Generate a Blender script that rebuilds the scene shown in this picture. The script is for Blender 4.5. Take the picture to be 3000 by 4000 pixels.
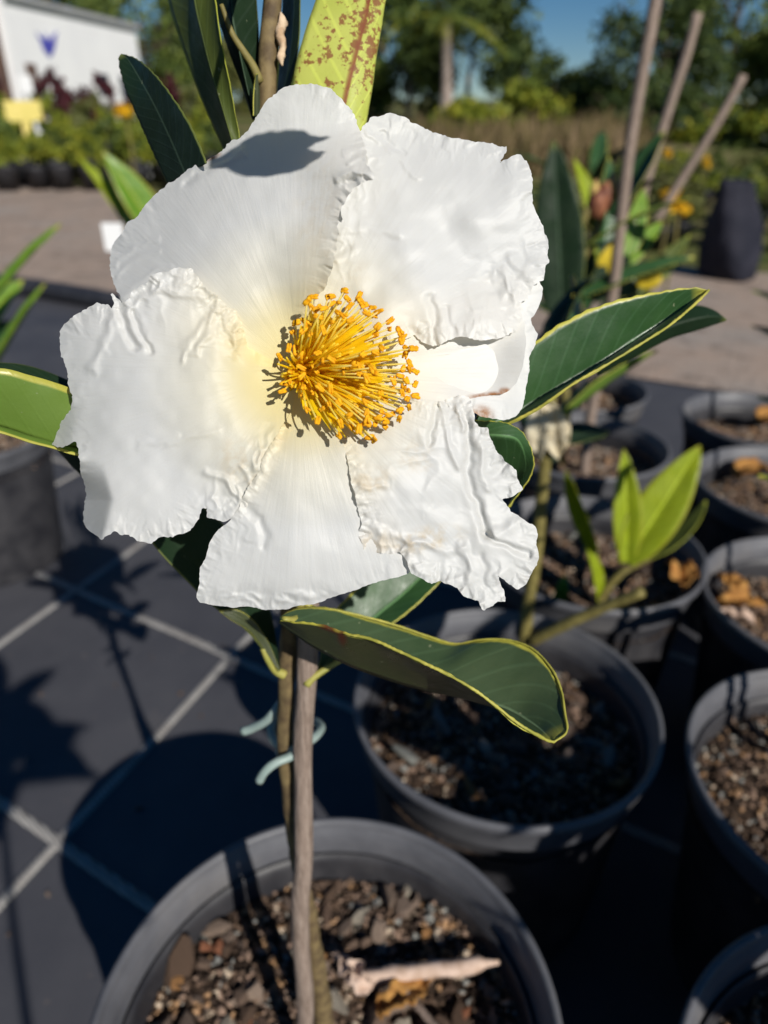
import bpy, math, random
import numpy as np
from mathutils import Vector, Matrix

random.seed(7)
rng = np.random.RandomState(11)
sc = bpy.context.scene
for o in list(bpy.data.objects):
    bpy.data.objects.remove(o)
COL = sc.collection

# ------------------------------------------------------------------ camera
HC = 0.735                      # camera height above the weed mat
PITCH = math.radians(28.5)
FPX, CX, CY = 1534.0, 829.5, 1106.0
cam_d = bpy.data.cameras.new('camera')
cam = bpy.data.objects.new('camera', cam_d)
COL.objects.link(cam)
cam.location = (0, 0, HC)
cam.rotation_euler = (math.pi / 2 - PITCH, 0, 0)
cam_d.sensor_fit = 'VERTICAL'
cam_d.sensor_height = 36.0
cam_d.lens = 36.0 * FPX / 2212.0
cam_d.clip_start = 0.01
cam_d.clip_end = 2000
D0 = 0.21                       # distance to the bloom
cam_d.dof.use_dof = True
cam_d.dof.focus_distance = D0 - 0.002
cam_d.dof.aperture_fstop = cam_d.lens / 3.0      # a 3 mm wide phone aperture
sc.camera = cam
sc.render.resolution_x, sc.render.resolution_y = 768, 1024

# ------------------------------------------------------------------ sky, sun, exposure
SUN_EL, SUN_AZ = math.radians(33), math.radians(149.5)     # azimuth clockwise from +Y
world = bpy.data.worlds.new('World')
sc.world = world
world.use_nodes = True
wn = world.node_tree
sky = wn.nodes.new('ShaderNodeTexSky')
sky.sky_type = 'NISHITA'
sky.sun_disc = False
sky.sun_elevation = SUN_EL
sky.sun_rotation = SUN_AZ
sky.air_density = 1.0
sky.dust_density = 0.0
sky.altitude = 1500
sky.ozone_density = 3.0
bg = wn.nodes['Background']
bg.inputs['Strength'].default_value = 0.05
hsv = wn.nodes.new('ShaderNodeHueSaturation')
hsv.inputs['Saturation'].default_value = 1.32
wn.links.new(sky.outputs[0], hsv.inputs['Color'])
wn.links.new(hsv.outputs[0], bg.inputs[0])
sd = bpy.data.lights.new('sun', 'SUN')
sd.energy = 5.0
sd.angle = math.radians(0.53)
sd.color = (1.0, 0.955, 0.88)
sun = bpy.data.objects.new('sun', sd)
COL.objects.link(sun)
SUNV = Vector((math.sin(SUN_AZ) * math.cos(SUN_EL), math.cos(SUN_AZ) * math.cos(SUN_EL), math.sin(SUN_EL)))
sun.rotation_euler = SUNV.to_track_quat('Z', 'Y').to_euler()
sun.location = (2, -3, 4)
sc.view_settings.view_transform = 'Standard'
sc.view_settings.look = 'None'
sc.view_settings.exposure = 0.08
sc.view_settings.gamma = 1.0

# ------------------------------------------------------------------ helpers: picture rays to places
FW = np.array([0, math.cos(PITCH), -math.sin(PITCH)])
UP = np.array([0, math.sin(PITCH), math.cos(PITCH)])
RT = np.array([1.0, 0, 0])
CAMP = np.array([0, 0, HC])

def at(px, py, d):
    px, py, d = np.asarray(px, float), np.asarray(py, float), np.asarray(d, float)
    x = (px - CX) / FPX
    y = -(py - CY) / FPX
    return CAMP + (FW + x[..., None] * RT + y[..., None] * UP) * d[..., None]

def at_y(px, py, Y):
    r = FW + (px - CX) / FPX * RT - (py - CY) / FPX * UP
    return CAMP + r * (Y / r[1])

def at_z(px, py, Z):
    r = FW + (px - CX) / FPX * RT - (py - CY) / FPX * UP
    return CAMP + r * ((Z - HC) / r[2])

# ------------------------------------------------------------------ helpers: noise
def _h(i, j, s):
    n = (i.astype(np.int64) * 374761393 + j.astype(np.int64) * 668265263 + s * 1442695041) & 0xffffffff
    n = ((n ^ (n >> 13)) * 1274126177) & 0xffffffff
    return ((n ^ (n >> 16)) & 0xffff) / 32767.5 - 1.0

def vnoise(x, y, s=0):
    x, y = np.broadcast_arrays(np.asarray(x, float), np.asarray(y, float))
    i, j = np.floor(x), np.floor(y)
    fx, fy = x - i, y - j
    fx = fx * fx * fx * (fx * (fx * 6 - 15) + 10)
    fy = fy * fy * fy * (fy * (fy * 6 - 15) + 10)
    a, b, c, d = _h(i, j, s), _h(i + 1, j, s), _h(i, j + 1, s), _h(i + 1, j + 1, s)
    return (a * (1 - fx) + b * fx) * (1 - fy) + (c * (1 - fx) + d * fx) * fy

def fbm(x, y, s=0, o=3):
    return sum(vnoise(x * 2 ** k, y * 2 ** k, s + 17 * k) * 0.5 ** k for k in range(o))

def ridge(x, y, s=0, o=3):
    return sum((1 - 2.6 * np.abs(vnoise(x * 1.9 ** k, y * 1.9 ** k, s + 17 * k))) * 0.5 ** k for k in range(o))

def sstep(a, b, x):
    t = np.clip((x - a) / (b - a), 0, 1)
    return t * t * (3 - 2 * t)

# ------------------------------------------------------------------ helpers: objects
def wloc(o):
    v = Vector((0, 0, 0))
    while o is not None:
        v += o.location
        o = o.parent
    return np.array(v)

def mesh_data(name, V, Fc, mats=None, smooth=True, uv=None, attrs=None, midx=None):
    me = bpy.data.meshes.new(name)
    V = np.asarray(V, float).reshape(-1, 3)
    if isinstance(Fc, np.ndarray):
        k = Fc.shape[1]
        me.vertices.add(len(V))
        me.vertices.foreach_set('co', V.ravel())
        me.loops.add(Fc.size)
        me.loops.foreach_set('vertex_index', Fc.ravel().astype(np.int32))
        me.polygons.add(len(Fc))
        me.polygons.foreach_set('loop_start', np.arange(0, Fc.size, k, dtype=np.int32))
        me.polygons.foreach_set('loop_total', np.full(len(Fc), k, dtype=np.int32))
        me.update(calc_edges=True)
    else:
        me.from_pydata([tuple(v) for v in V], [], Fc)
    me.validate()
    if smooth:
        me.polygons.foreach_set('use_smooth', np.ones(len(me.polygons), bool))
    for m in (mats or []):
        me.materials.append(m)
    if midx is not None:
        me.polygons.foreach_set('material_index', np.asarray(midx, np.int32))
    if uv is not None:
        l = me.uv_layers.new(name='UVMap')
        vi = np.empty(len(me.loops), np.int32)
        me.loops.foreach_get('vertex_index', vi)
        l.data.foreach_set('uv', np.asarray(uv, float)[vi].ravel())
    for k, a in (attrs or {}).items():
        at_ = me.attributes.new(k, 'FLOAT', 'POINT')
        at_.data.foreach_set('value', np.asarray(a, np.float32).ravel())
    me.update()
    return me

def obj(name, me, parent=None, loc=None):
    o = bpy.data.objects.new(name, me)
    COL.objects.link(o)
    if parent is not None:
        o.parent = parent
    if loc is not None:
        o.location = loc
    return o

def part(name, V, Fc, m, parent=None, **kw):
    """mesh from world coordinates, linked under parent"""
    V = np.asarray(V, float).reshape(-1, 3)
    if parent is not None:
        V = V - wloc(parent)
    ms = m if isinstance(m, (list, tuple)) else [m]
    return obj(name, mesh_data(name, V, Fc, ms, **kw), parent)

def tag(o, label=None, cat=None, group=None, kind=None):
    for k, v in (('label', label), ('category', cat), ('group', group), ('kind', kind)):
        if v:
            o[k] = v
    return o

def empty(name, loc, label, cat, group=None):
    o = obj(name, None, None, tuple(loc))
    o.empty_display_size = 0.02
    return tag(o, label, cat, group)

def copy_tree(o, parent=None):
    c = o.copy()
    COL.objects.link(c)
    if parent is not None:
        c.parent = parent
    for ch in o.children:
        copy_tree(ch, c)
    return c

def crom(P, n):
    """Catmull-Rom through P resampled evenly to n points"""
    P = np.asarray(P, float)
    if len(P) == 2:
        return P[0] + (P[1] - P[0]) * np.linspace(0, 1, n)[:, None]
    Q = np.vstack([2 * P[0] - P[1], P, 2 * P[-1] - P[-2]])
    out = []
    for i in range(1, len(Q) - 2):
        t = np.linspace(0, 1, 12, endpoint=False)[:, None]
        a, b, c, d = Q[i - 1], Q[i], Q[i + 1], Q[i + 2]
        out.append(0.5 * (2 * b + (c - a) * t + (2 * a - 5 * b + 4 * c - d) * t ** 2 + (3 * b - a - 3 * c + d) * t ** 3))
    out = np.vstack(out + [P[-1:]])
    s = np.r_[0, np.cumsum(np.linalg.norm(np.diff(out, axis=0), axis=1))]
    u = np.linspace(0, s[-1], n)
    return np.stack([np.interp(u, s, out[:, k]) for k in range(P.shape[1])], 1)

def grid_faces(nr, nc, wrap=False):
    r = np.arange(nr - 1)[:, None]
    c = np.arange(nc if wrap else nc - 1)[None, :]
    c2 = (c + 1) % nc
    return np.stack(np.broadcast_arrays(r * nc + c, r * nc + c2, (r + 1) * nc + c2, (r + 1) * nc + c), -1).reshape(-1, 4)

def tube(P, R, ns=8, caps=True, squash=None, lump=0, seed=0):
    P = np.asarray(P, float)
    R = np.broadcast_to(np.asarray(R, float), (len(P),))
    T = np.gradient(P, axis=0)
    T /= np.linalg.norm(T, axis=1)[:, None] + 1e-12
    n = np.cross(T[0], [0.31, 0.93, 0.17])
    n /= np.linalg.norm(n)
    V = []
    a = np.linspace(0, 2 * np.pi, ns, endpoint=False)
    for i in range(len(P)):
        n = n - T[i] * (n @ T[i])
        n /= np.linalg.norm(n)
        b = np.cross(T[i], n)
        r = R[i] * (1 + lump * vnoise(np.cos(a) * 1.5 + 9, np.sin(a) * 1.5 + i * 0.45, seed))
        V.append(P[i] + np.cos(a)[:, None] * r[:, None] * n + np.sin(a)[:, None] * r[:, None] * b)
    V = np.vstack(V)
    Fc = [tuple(f) for f in grid_faces(len(P), ns, True)]
    if caps:
        Fc += [tuple(range(ns - 1, -1, -1)), tuple(range(len(V) - ns, len(V)))]
    return V, Fc

def box(x0, x1, y0, y1, z0, z1):
    V = [(x, y, z) for x in (x0, x1) for y in (y0, y1) for z in (z0, z1)]
    return np.array(V), [(0, 1, 3, 2), (4, 6, 7, 5), (0, 4, 5, 1), (2, 3, 7, 6), (0, 2, 6, 4), (1, 5, 7, 3)]

def joinm(L):
    Vs, Fs, o = [], [], 0
    for V, Fc in L:
        Vs.append(np.asarray(V))
        Fs += [tuple(int(i) + o for i in f) for f in Fc]
        o += len(V)
    return np.vstack(Vs), Fs

# ------------------------------------------------------------------ materials
class NT:
    def __init__(s, name):
        s.m = bpy.data.materials.new(name)
        s.m.use_nodes = True
        s.t = s.m.node_tree
        s.p = s.t.nodes['Principled BSDF']
        s.out = s.t.nodes['Material Output']

    def n(s, typ, **kw):
        nd = s.t.nodes.new(typ)
        for k, v in kw.items():
            if k.startswith('i_'):
                key = k[2:]
                nd.inputs[int(key) if key.isdigit() else key].default_value = v
            else:
                setattr(nd, k, v)
        return nd

    def l(s, a, b):
        s.t.links.new(a, b)

    def coord(s, kind='Object'):
        return s.n('ShaderNodeTexCoord').outputs[kind]

    def noise(s, scale, vec=None, detail=3, rough=0.55):
        nd = s.n('ShaderNodeTexNoise', i_Scale=scale, i_Detail=detail, i_Roughness=rough)
        s.l(vec if vec is not None else s.coord(), nd.inputs['Vector'])
        return nd.outputs['Fac']

    def ramp(s, fac, stops, interp='LINEAR'):
        nd = s.n('ShaderNodeValToRGB')
        nd.color_ramp.interpolation = interp
        el = nd.color_ramp.elements
        while len(el) < len(stops):
            el.new(0.5)
        for e, (p, c) in zip(el, stops):
            e.position = p
            e.color = (*c, 1) if not isinstance(c, (int, float)) else (c, c, c, 1)
        s.l(fac, nd.inputs['Fac'])
        return nd.outputs['Color']

    def mix(s, fac, a, b, typ='MIX'):
        nd = s.n('ShaderNodeMix', data_type='RGBA', blend_type=typ)
        for v, i in ((fac, 0), (a, 6), (b, 7)):
            if isinstance(v, (int, float)):
                nd.inputs[i].default_value = v
            elif isinstance(v, tuple):
                nd.inputs[i].default_value = (*v, 1)
            else:
                s.l(v, nd.inputs[i])
        return nd.outputs[2]

    def math(s, op, a, b=None, c=None):
        nd = s.n('ShaderNodeMath', operation=op)
        for i, v in enumerate((a, b, c)):
            if v is None:
                continue
            if isinstance(v, (int, float)):
                nd.inputs[i].default_value = v
            else:
                s.l(v, nd.inputs[i])
        return nd.outputs[0]

    def attr(s, name):
        return s.n('ShaderNodeAttribute', attribute_name=name).outputs['Fac']

    def bump(s, h, strength=0.3, dist=0.001):
        nd = s.n('ShaderNodeBump', i_Strength=strength, i_Distance=dist)
        s.l(h, nd.inputs['Height'])
        s.l(nd.outputs[0], s.p.inputs['Normal'])
        return nd.outputs[0]

    def base(s, c, rough=0.6, spec=0.4):
        if isinstance(c, tuple):
            s.p.inputs['Base Color'].default_value = (*c, 1)
        else:
            s.l(c, s.p.inputs['Base Color'])
        s.p.inputs['Roughness'].default_value = rough
        s.p.inputs['Specular IOR Level'].default_value = spec

    def translucent(s, col, fac, normal=None):
        tr = s.n('ShaderNodeBsdfTranslucent')
        if isinstance(col, tuple):
            tr.inputs[0].default_value = (*col, 1)
        else:
            s.l(col, tr.inputs[0])
        if normal is not None:
            s.l(normal, tr.inputs['Normal'])
        mx = s.n('ShaderNodeMixShader')
        if isinstance(fac, (int, float)):
            mx.inputs[0].default_value = fac
        else:
            s.l(fac, mx.inputs[0])
        s.l(s.p.outputs[0], mx.inputs[1])
        s.l(tr.outputs[0], mx.inputs[2])
        s.l(mx.outputs[0], s.out.inputs[0])

def simple(name, c1, c2=None, scale=20, rough=0.7, spec=0.3, bump=None, trans=None, objvar=0.0, lo=0.35, hi=0.65):
    t = NT(name)
    c = c1
    if c2 is not None:
        c = t.ramp(t.noise(scale, detail=5), [(lo, c1), (hi, c2)])
    if objvar:
        oi = t.n('ShaderNodeObjectInfo').outputs['Random']
        v = t.math('MULTIPLY_ADD', oi, 2 * objvar, 1 - objvar)
        hs = t.n('ShaderNodeHueSaturation')
        t.l(v, hs.inputs['Value'])
        if isinstance(c, tuple):
            hs.inputs['Color'].default_value = (*c, 1)
        else:
            t.l(c, hs.inputs['Color'])
        c = hs.outputs[0]
    t.base(c, rough, spec)
    if bump:
        t.bump(t.noise(bump[0], detail=6), bump[1], bump[2])
    if trans:
        t.translucent(trans[0], trans[1])
    return t.m

def petal_mat():
    t = NT('petal_white')
    uv = t.coord('UV')
    mp = t.n('ShaderNodeMapping')
    mp.inputs['Scale'].default_value = (420, 5, 1)
    t.l(uv, mp.inputs['Vector'])
    vein = t.noise(1.0, mp.outputs[0], 3)
    ob = t.coord('Object')
    fine = t.noise(1500, ob, 4, 0.7)
    mot = t.noise(95, ob, 4)
    r = t.attr('rad')
    yel = t.ramp(r, [(0.0, 0.95), (0.20, 0.62), (0.36, 0.22), (0.62, 0.0)])
    c = t.mix(t.math('MULTIPLY', mot, 0.55), (0.815, 0.82, 0.81), (0.765, 0.77, 0.775))
    c = t.mix(t.math('MULTIPLY', t.ramp(vein, [(0.45, 0.0), (0.75, 1.0)]), 0.35), c, (0.77, 0.76, 0.73))
    c = t.mix(yel, c, (0.92, 0.76, 0.22))
    br = t.attr('brown')
    brn = t.math('MULTIPLY', br, t.ramp(t.noise(420, ob, 4), [(0.3, 0.45), (0.55, 1.0)]))
    c = t.mix(brn, c, (0.34, 0.13, 0.025))
    tn = t.attr('tan')
    c = t.mix(t.math('MULTIPLY', tn, t.ramp(t.noise(260, ob, 5), [(0.42, 0.0), (0.62, 0.8)])), c, (0.70, 0.58, 0.40))
    t.base(c, 0.42, 0.38)
    t.p.inputs['Sheen Weight'].default_value = 0.08
    h = t.math('ADD', t.math('MULTIPLY', vein, 0.7), t.math('MULTIPLY', fine, 0.55))
    t.bump(h, 0.4, 0.0003)
    t.translucent(t.mix(1.0, c, (1.0, 0.92, 0.78), 'MULTIPLY'), 0.42)
    return t.m

def leaf_mat(name, top, top2, edge, under, trans_col, tfac=0.18, rough=0.38, edge_w=0.93, spots=None, midcol=None, spec=0.45, midw=0.03):
    t = NT(name)
    sp = t.n('ShaderNodeSeparateXYZ')
    t.l(t.coord('UV'), sp.inputs[0])
    u, v = sp.outputs[0], sp.outputs[1]
    av = t.math('ABSOLUTE', t.math('MULTIPLY_ADD', v, 2.0, -1.0))
    ob = t.coord('Object')
    n = t.noise(60, ob, 5)
    c = t.mix(t.ramp(n, [(0.3, 0.0), (0.7, 1.0)]), top, top2)
    # side veins
    w = t.n('ShaderNodeTexWave', i_Scale=1.0, i_Distortion=2.0)
    w.inputs['Detail'].default_value = 2
    cb = t.n('ShaderNodeCombineXYZ')
    t.l(t.math('MULTIPLY_ADD', u, 3.6, t.math('MULTIPLY', av, -0.75)), cb.inputs[0])
    t.l(cb.outputs[0], w.inputs['Vector'])
    vein = t.ramp(w.outputs['Fac'], [(0.86, 0.0), (1.0, 1.0)])
    lite = tuple(min(1, x * 1.5 + 0.01) for x in top)
    c = t.mix(t.math('MULTIPLY', vein, 0.5), c, lite)
    mc = midcol or tuple(min(1, x * 2.2 + 0.03) for x in top2)
    mid = t.ramp(av, [(0.0, 1.0), (midw, 0.7), (midw * 1.8, 0.0)])
    c = t.mix(mid, c, mc)
    if spots:
        s1 = t.ramp(t.math('MULTIPLY_ADD', t.noise(55, ob, 2), 0.45, t.math('MULTIPLY', t.noise(spots[1], ob, 5, 0.65), 0.75)), [(spots[2], 0.0), (spots[2] + 0.03, 1.0)])
        c = t.mix(t.math('MULTIPLY', s1, 0.9), c, spots[0])
    geo = t.n('ShaderNodeNewGeometry').outputs['Backfacing']
    c = t.mix(t.attr('under'), c, under)
    e = t.ramp(t.math('ADD', av, t.math('MULTIPLY_ADD', t.noise(150, ob, 3), 0.05, -0.025)), [(edge_w - 0.03, 0.0), (edge_w, 1.0)])
    tip = t.ramp(u, [(0.93, 0.0), (0.985, 1.0)])
    c = t.mix(t.math('MAXIMUM', e, tip), c, edge)
    br = t.attr('brown')
    c = t.mix(br, c, (0.09, 0.02, 0.008))
    # tiny pale scars
    sc_ = t.ramp(t.noise(330, ob, 2), [(0.735, 0.0), (0.76, 1.0)])
    c = t.mix(t.math('MULTIPLY', sc_, 0.45), c, (0.30, 0.32, 0.20))
    t.base(c, rough, spec)
    dust = t.ramp(t.noise(34, ob, 6, 0.7), [(0.35, rough * 0.75), (0.7, min(0.9, rough * 1.7))])
    t.l(dust, t.p.inputs['Roughness'])
    t.bump(t.math('ADD', t.math('MULTIPLY', vein, -0.5), t.noise(700, ob, 4)), 0.18, 0.0004)
    t.translucent(trans_col, tfac)
    return t.m

M = {}
M['petal'] = petal_mat()
t = NT('filament_yellow')
c = t.ramp(t.attr('len'), [(0.0, (1.0, 0.70, 0.008)), (0.5, (1.0, 0.79, 0.02)), (0.8, (0.98, 0.86, 0.20)), (1.0, (0.97, 0.89, 0.46))])
t.base(c, 0.45, 0.35)
t.translucent(c, 0.62)
M['filament'] = t.m
t = NT('stamen_tube_yellow')
c = t.ramp(t.noise(260, detail=3), [(0.3, (0.98, 0.62, 0.004)), (0.7, (1.0, 0.74, 0.01))])
t.base(c, 0.5, 0.3)
t.translucent(c, 0.45)
M['tube'] = t.m
t = NT('anther_orange')
c = t.mix(t.ramp(t.noise(900, detail=4), [(0.35, 0.0), (0.65, 1.0)]), (0.80, 0.36, 0.006), (0.97, 0.54, 0.012))
t.base(c, 0.65, 0.25)
t.bump(t.noise(2200, detail=3), 0.5, 0.0003)
t.translucent((0.95, 0.5, 0.02), 0.25)
M['anther'] = t.m
M['receptacle'] = simple('receptacle_yellow', (0.85, 0.55, 0.03), rough=0.6)
M['leaf'] = leaf_mat('leaf_dark_green', (0.022, 0.062, 0.020), (0.032, 0.085, 0.024), (0.42, 0.40, 0.06), (0.045, 0.055, 0.022), (0.08, 0.17, 0.02), 0.10, edge_w=0.962)
M['leaf_droop'] = leaf_mat('leaf_sheen_green', (0.036, 0.066, 0.028), (0.052, 0.084, 0.038), (0.42, 0.40, 0.06), (0.045, 0.055, 0.022), (0.08, 0.17, 0.02), 0.10, edge_w=0.95, rough=0.34)  # top colour lightened to stand for the sun's sheen on the leaf
M['leaf_lit'] = leaf_mat('leaf_lit_green', (0.10, 0.21, 0.018), (0.15, 0.27, 0.02), (0.40, 0.38, 0.06), (0.12, 0.2, 0.03), (0.20, 0.36, 0.02), 0.2, midcol=(0.42, 0.42, 0.06))  # leaf green brightened, sunlight put into the colour
M['leaf_young'] = leaf_mat('leaf_lime', (0.26, 0.34, 0.012), (0.33, 0.40, 0.015), (0.36, 0.36, 0.03), (0.24, 0.30, 0.02), (0.50, 0.55, 0.02), 0.4, rough=0.45)
M['leaf_thin'] = leaf_mat('leaf_thin', (0.30, 0.36, 0.02), (0.36, 0.42, 0.03), (0.36, 0.36, 0.03), (0.30, 0.34, 0.03), (0.85, 0.80, 0.30), 0.62, rough=0.45)  # extra translucent, to lighten the shadow of the added leaves
M['leaf_olive'] = leaf_mat('leaf_olive', (0.05, 0.07, 0.012), (0.07, 0.09, 0.015), (0.30, 0.32, 0.04), (0.05, 0.065, 0.012), (0.10, 0.13, 0.01), 0.10, edge_w=0.965, rough=0.5, spec=0.25)
M['leaf_shade'] = leaf_mat('leaf_shade_green', (0.008, 0.020, 0.009), (0.012, 0.028, 0.011), (0.10, 0.12, 0.03), (0.010, 0.024, 0.010), (0.03, 0.07, 0.01), 0.05, edge_w=0.97, rough=0.55, spec=0.2)  # leaf green darkened, shade put into the colour
M['leaf_spot'] = leaf_mat('leaf_spotted', (0.42, 0.47, 0.075), (0.50, 0.53, 0.11), (0.36, 0.38, 0.08), (0.42, 0.46, 0.08), (0.5, 0.5, 0.08), 0.25,
                          rough=0.5, spots=((0.22, 0.06, 0.025), 430, 0.650), midcol=(0.24, 0.055, 0.02), edge_w=0.985, midw=0.045)

t = NT('bark_stake')
ob = t.coord('Object')
mp = t.n('ShaderNodeMapping')
mp.inputs['Scale'].default_value = (1, 1, 0.12)
t.l(ob, mp.inputs['Vector'])
st = t.noise(520, mp.outputs[0], 6, 0.7)
pt = t.noise(900, ob, 3)
c = t.ramp(st, [(0.25, (0.10, 0.07, 0.052)), (0.5, (0.25, 0.19, 0.155)), (0.75, (0.38, 0.305, 0.255))])
c = t.mix(t.math('MULTIPLY', t.ramp(pt, [(0.62, 0.0), (0.72, 1.0)]), 0.7), c, (0.07, 0.05, 0.04))
t.base(c, 0.8, 0.2)
t.bump(st, 0.9, 0.0012)
M['stake'] = t.m
M['stem'] = simple('stem_bark', (0.085, 0.058, 0.032), (0.19, 0.14, 0.065), 140, 0.7, 0.25, (600, 0.5, 0.0006))
M['stem_young'] = simple('stem_young', (0.12, 0.10, 0.03), (0.22, 0.185, 0.06), 120, 0.6, 0.3, (500, 0.3, 0.0005))
M['scar'] = simple('pale_bark', (0.42, 0.28, 0.17), (0.60, 0.46, 0.32), 200, 0.8, 0.2, (600, 0.6, 0.0008))
M['petiole'] = simple('petiole_yellow', (0.24, 0.24, 0.05), (0.36, 0.32, 0.08), 120, 0.5, 0.4)
M['tie'] = simple('tie_plastic', (0.30, 0.39, 0.36), (0.37, 0.46, 0.43), 90, 0.4, 0.5, trans=((0.35, 0.45, 0.42), 0.25))
t = NT('pot_plastic')
ob = t.coord('Object')
mp = t.n('ShaderNodeMapping')
mp.inputs['Scale'].default_value = (0.2, 0.2, 3)
t.l(ob, mp.inputs['Vector'])
d = t.noise(28, ob, 6, 0.65)
s = t.noise(160, mp.outputs[0], 4)
c = t.ramp(t.math('MULTIPLY_ADD', s, 0.35, t.math('MULTIPLY', d, 0.65)), [(0.3, (0.062, 0.064, 0.074)), (0.7, (0.125, 0.126, 0.138))])
sm = t.ramp(t.noise(9, ob, 5), [(0.52, 0.0), (0.75, 1.0)])
c = t.mix(t.math('MULTIPLY', sm, 0.5), c, (0.21, 0.195, 0.18))
t.base(c, 0.5, 0.45)
t.bump(t.noise(300, ob, 4), 0.15, 0.0006)
M['pot'] = t.m
M['pot_body'] = simple('pot_plastic_black', (0.018, 0.018, 0.022), (0.045, 0.044, 0.048), 24, 0.5, 0.4, (300, 0.15, 0.0006))
M['soil'] = simple('potting_soil', (0.018, 0.012, 0.009), (0.06, 0.04, 0.028), 160, 0.95, 0.15, (260, 1.0, 0.004))
t = NT('chip_mixed')
oi = t.n('ShaderNodeObjectInfo').outputs['Random']
c = t.ramp(oi, [(0.0, (0.15, 0.095, 0.065)), (0.14, (0.25, 0.17, 0.125)), (0.30, (0.36, 0.265, 0.205)), (0.44, (0.46, 0.235, 0.09)), (0.52, (0.20, 0.145, 0.115)),
               (0.66, (0.30, 0.31, 0.285)), (0.72, (0.44, 0.33, 0.255)), (0.82, (0.17, 0.11, 0.08)), (0.91, (0.52, 0.46, 0.37)), (0.96, (0.42, 0.17, 0.09))], 'CONSTANT')
nn = t.noise(230, t.coord(), 5)
c = t.mix(t.math('MULTIPLY', nn, 0.9), c, t.mix(0.75, c, (0.02, 0.014, 0.01)))
t.base(c, 0.85, 0.25)
t.bump(t.noise(420, t.coord(), 5), 0.8, 0.0015)
M['chip'] = t.m
t = NT('grit_mixed')
vo = t.n('ShaderNodeTexVoronoi', i_Scale=170.0)
t.l(t.coord(), vo.inputs['Vector'])
sp = t.n('ShaderNodeSeparateColor')
t.l(vo.outputs['Color'], sp.inputs[0])
c = t.ramp(sp.outputs[0], [(0.0, (0.045, 0.030, 0.022)), (0.3, (0.150, 0.098, 0.068)), (0.55, (0.255, 0.173, 0.128)), (0.72, (0.375, 0.225, 0.120)), (0.82, (0.225, 0.225, 0.210)), (0.92, (0.450, 0.360, 0.270))], 'CONSTANT')
t.base(c, 0.9, 0.2)
M['grit'] = t.m
M['splinter'] = simple('pale_wood', (0.40, 0.28, 0.21), (0.58, 0.44, 0.36), 120, 0.8, 0.2, (300, 0.5, 0.0008))
M['litter'] = simple('dry_leaf_orange', (0.34, 0.15, 0.04), (0.50, 0.27, 0.08), 90, 0.8, 0.2, trans=((0.5, 0.25, 0.06), 0.2))
M['wilt'] = simple('wilted_cream', (0.72, 0.62, 0.42), (0.80, 0.74, 0.58), 60, 0.7, 0.2, trans=((0.8, 0.7, 0.45), 0.3))

# ------------------------------------------------------------------ ground
def sheet(name, xs, ys, zf, m, label=None):
    X, Y = np.meshgrid(xs, ys)
    V = np.stack([X, Y, zf(X, Y)], -1)
    o = part(name, V, grid_faces(len(ys), len(xs)), m)
    o['kind'] = 'structure'
    return o

def rise(X, Y):
    r = np.clip(Y - 14, 0, None)
    return -0.010 + 0.05 * r * sstep(14, 24, Y) * (1 - 0.6 * sstep(40, 200, Y)) * (Y < 200) + (Y >= 200) * (0.05 * 186 * 0.4)

t = NT('ground_grass_soil')
ob = t.coord()
a = t.noise(0.35, ob, 6, 0.65)
b = t.noise(3.5, ob, 5, 0.6)
c = t.ramp(t.math('MULTIPLY_ADD', a, 0.6, t.math('MULTIPLY', b, 0.4)),
           [(0.35, (0.045, 0.065, 0.018)), (0.48, (0.09, 0.10, 0.03)), (0.58, (0.17, 0.14, 0.07)), (0.7, (0.22, 0.165, 0.11))])
t.base(c, 0.95, 0.1)
t.bump(b, 0.6, 0.05)
M['ground'] = t.m
ys = np.r_[np.linspace(-6, 14, 20), np.linspace(15, 40, 40), np.geomspace(44, 900, 20)]
xs = np.r_[-np.geomspace(900, 12, 24), np.linspace(-10, 10, 21), np.geomspace(12, 900, 24)]
sheet('ground', xs, ys, rise, M['ground'])

# weed mat: black woven sheet with pale marker threads in a grid
t = NT('weed_mat_weave')
ob = t.coord()
w1 = t.n('ShaderNodeTexWave', i_Scale=130.0)
w1.bands_direction = 'X'
w2 = t.n('ShaderNodeTexWave', i_Scale=130.0)
w2.bands_direction = 'Y'
mp = t.n('ShaderNodeMapping')
mp.inputs['Rotation'].default_value = (0, 0, math.radians(23))
t.l(ob, mp.inputs['Vector'])
t.l(mp.outputs[0], w1.inputs['Vector'])
t.l(mp.outputs[0], w2.inputs['Vector'])
wv = t.math('MULTIPLY', w1.outputs['Fac'], w2.outputs['Fac'])
dirt = t.noise(5, ob, 6, 0.65)
c = t.ramp(dirt, [(0.3, (0.052, 0.053, 0.064)), (0.6, (0.078, 0.078, 0.088)), (0.8, (0.125, 0.115, 0.11))])
c = t.mix(t.math('MULTIPLY', t.math('SUBTRACT', 1.0, wv), 0.25), c, (0.02, 0.021, 0.027))
c = t.mix(t.math('MULTIPLY', t.ramp(t.noise(60, ob, 3), [(0.66, 0.0), (0.74, 1.0)]), 0.35), c, (0.17, 0.14, 0.12))
t.base(c, 0.6, 0.35)
t.bump(wv, 0.25, 0.0015)
M['mat'] = t.m
NEAR = [(-2.6, 4.30), (-2.0, 3.95), (0.97, 2.20), (2.2, 1.55), (3.4, 0.9)]
mv = [(-4.2, -2.5), (3.4, -2.5)] + NEAR[::-1] + [(-4.2, 5.3)]
n = len(mv)
mat_o = part('weed_mat', [(x, y, 0.0) for x, y in mv] + [(x, y, -0.006) for x, y in mv],
             [tuple(range(n))] + [((i + 1) % n, i, i + n, (i + 1) % n + n) for i in range(n)], M['mat'], smooth=False)
mat_o['kind'] = 'structure'
t = NT('marker_thread')
ob = t.coord()
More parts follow.
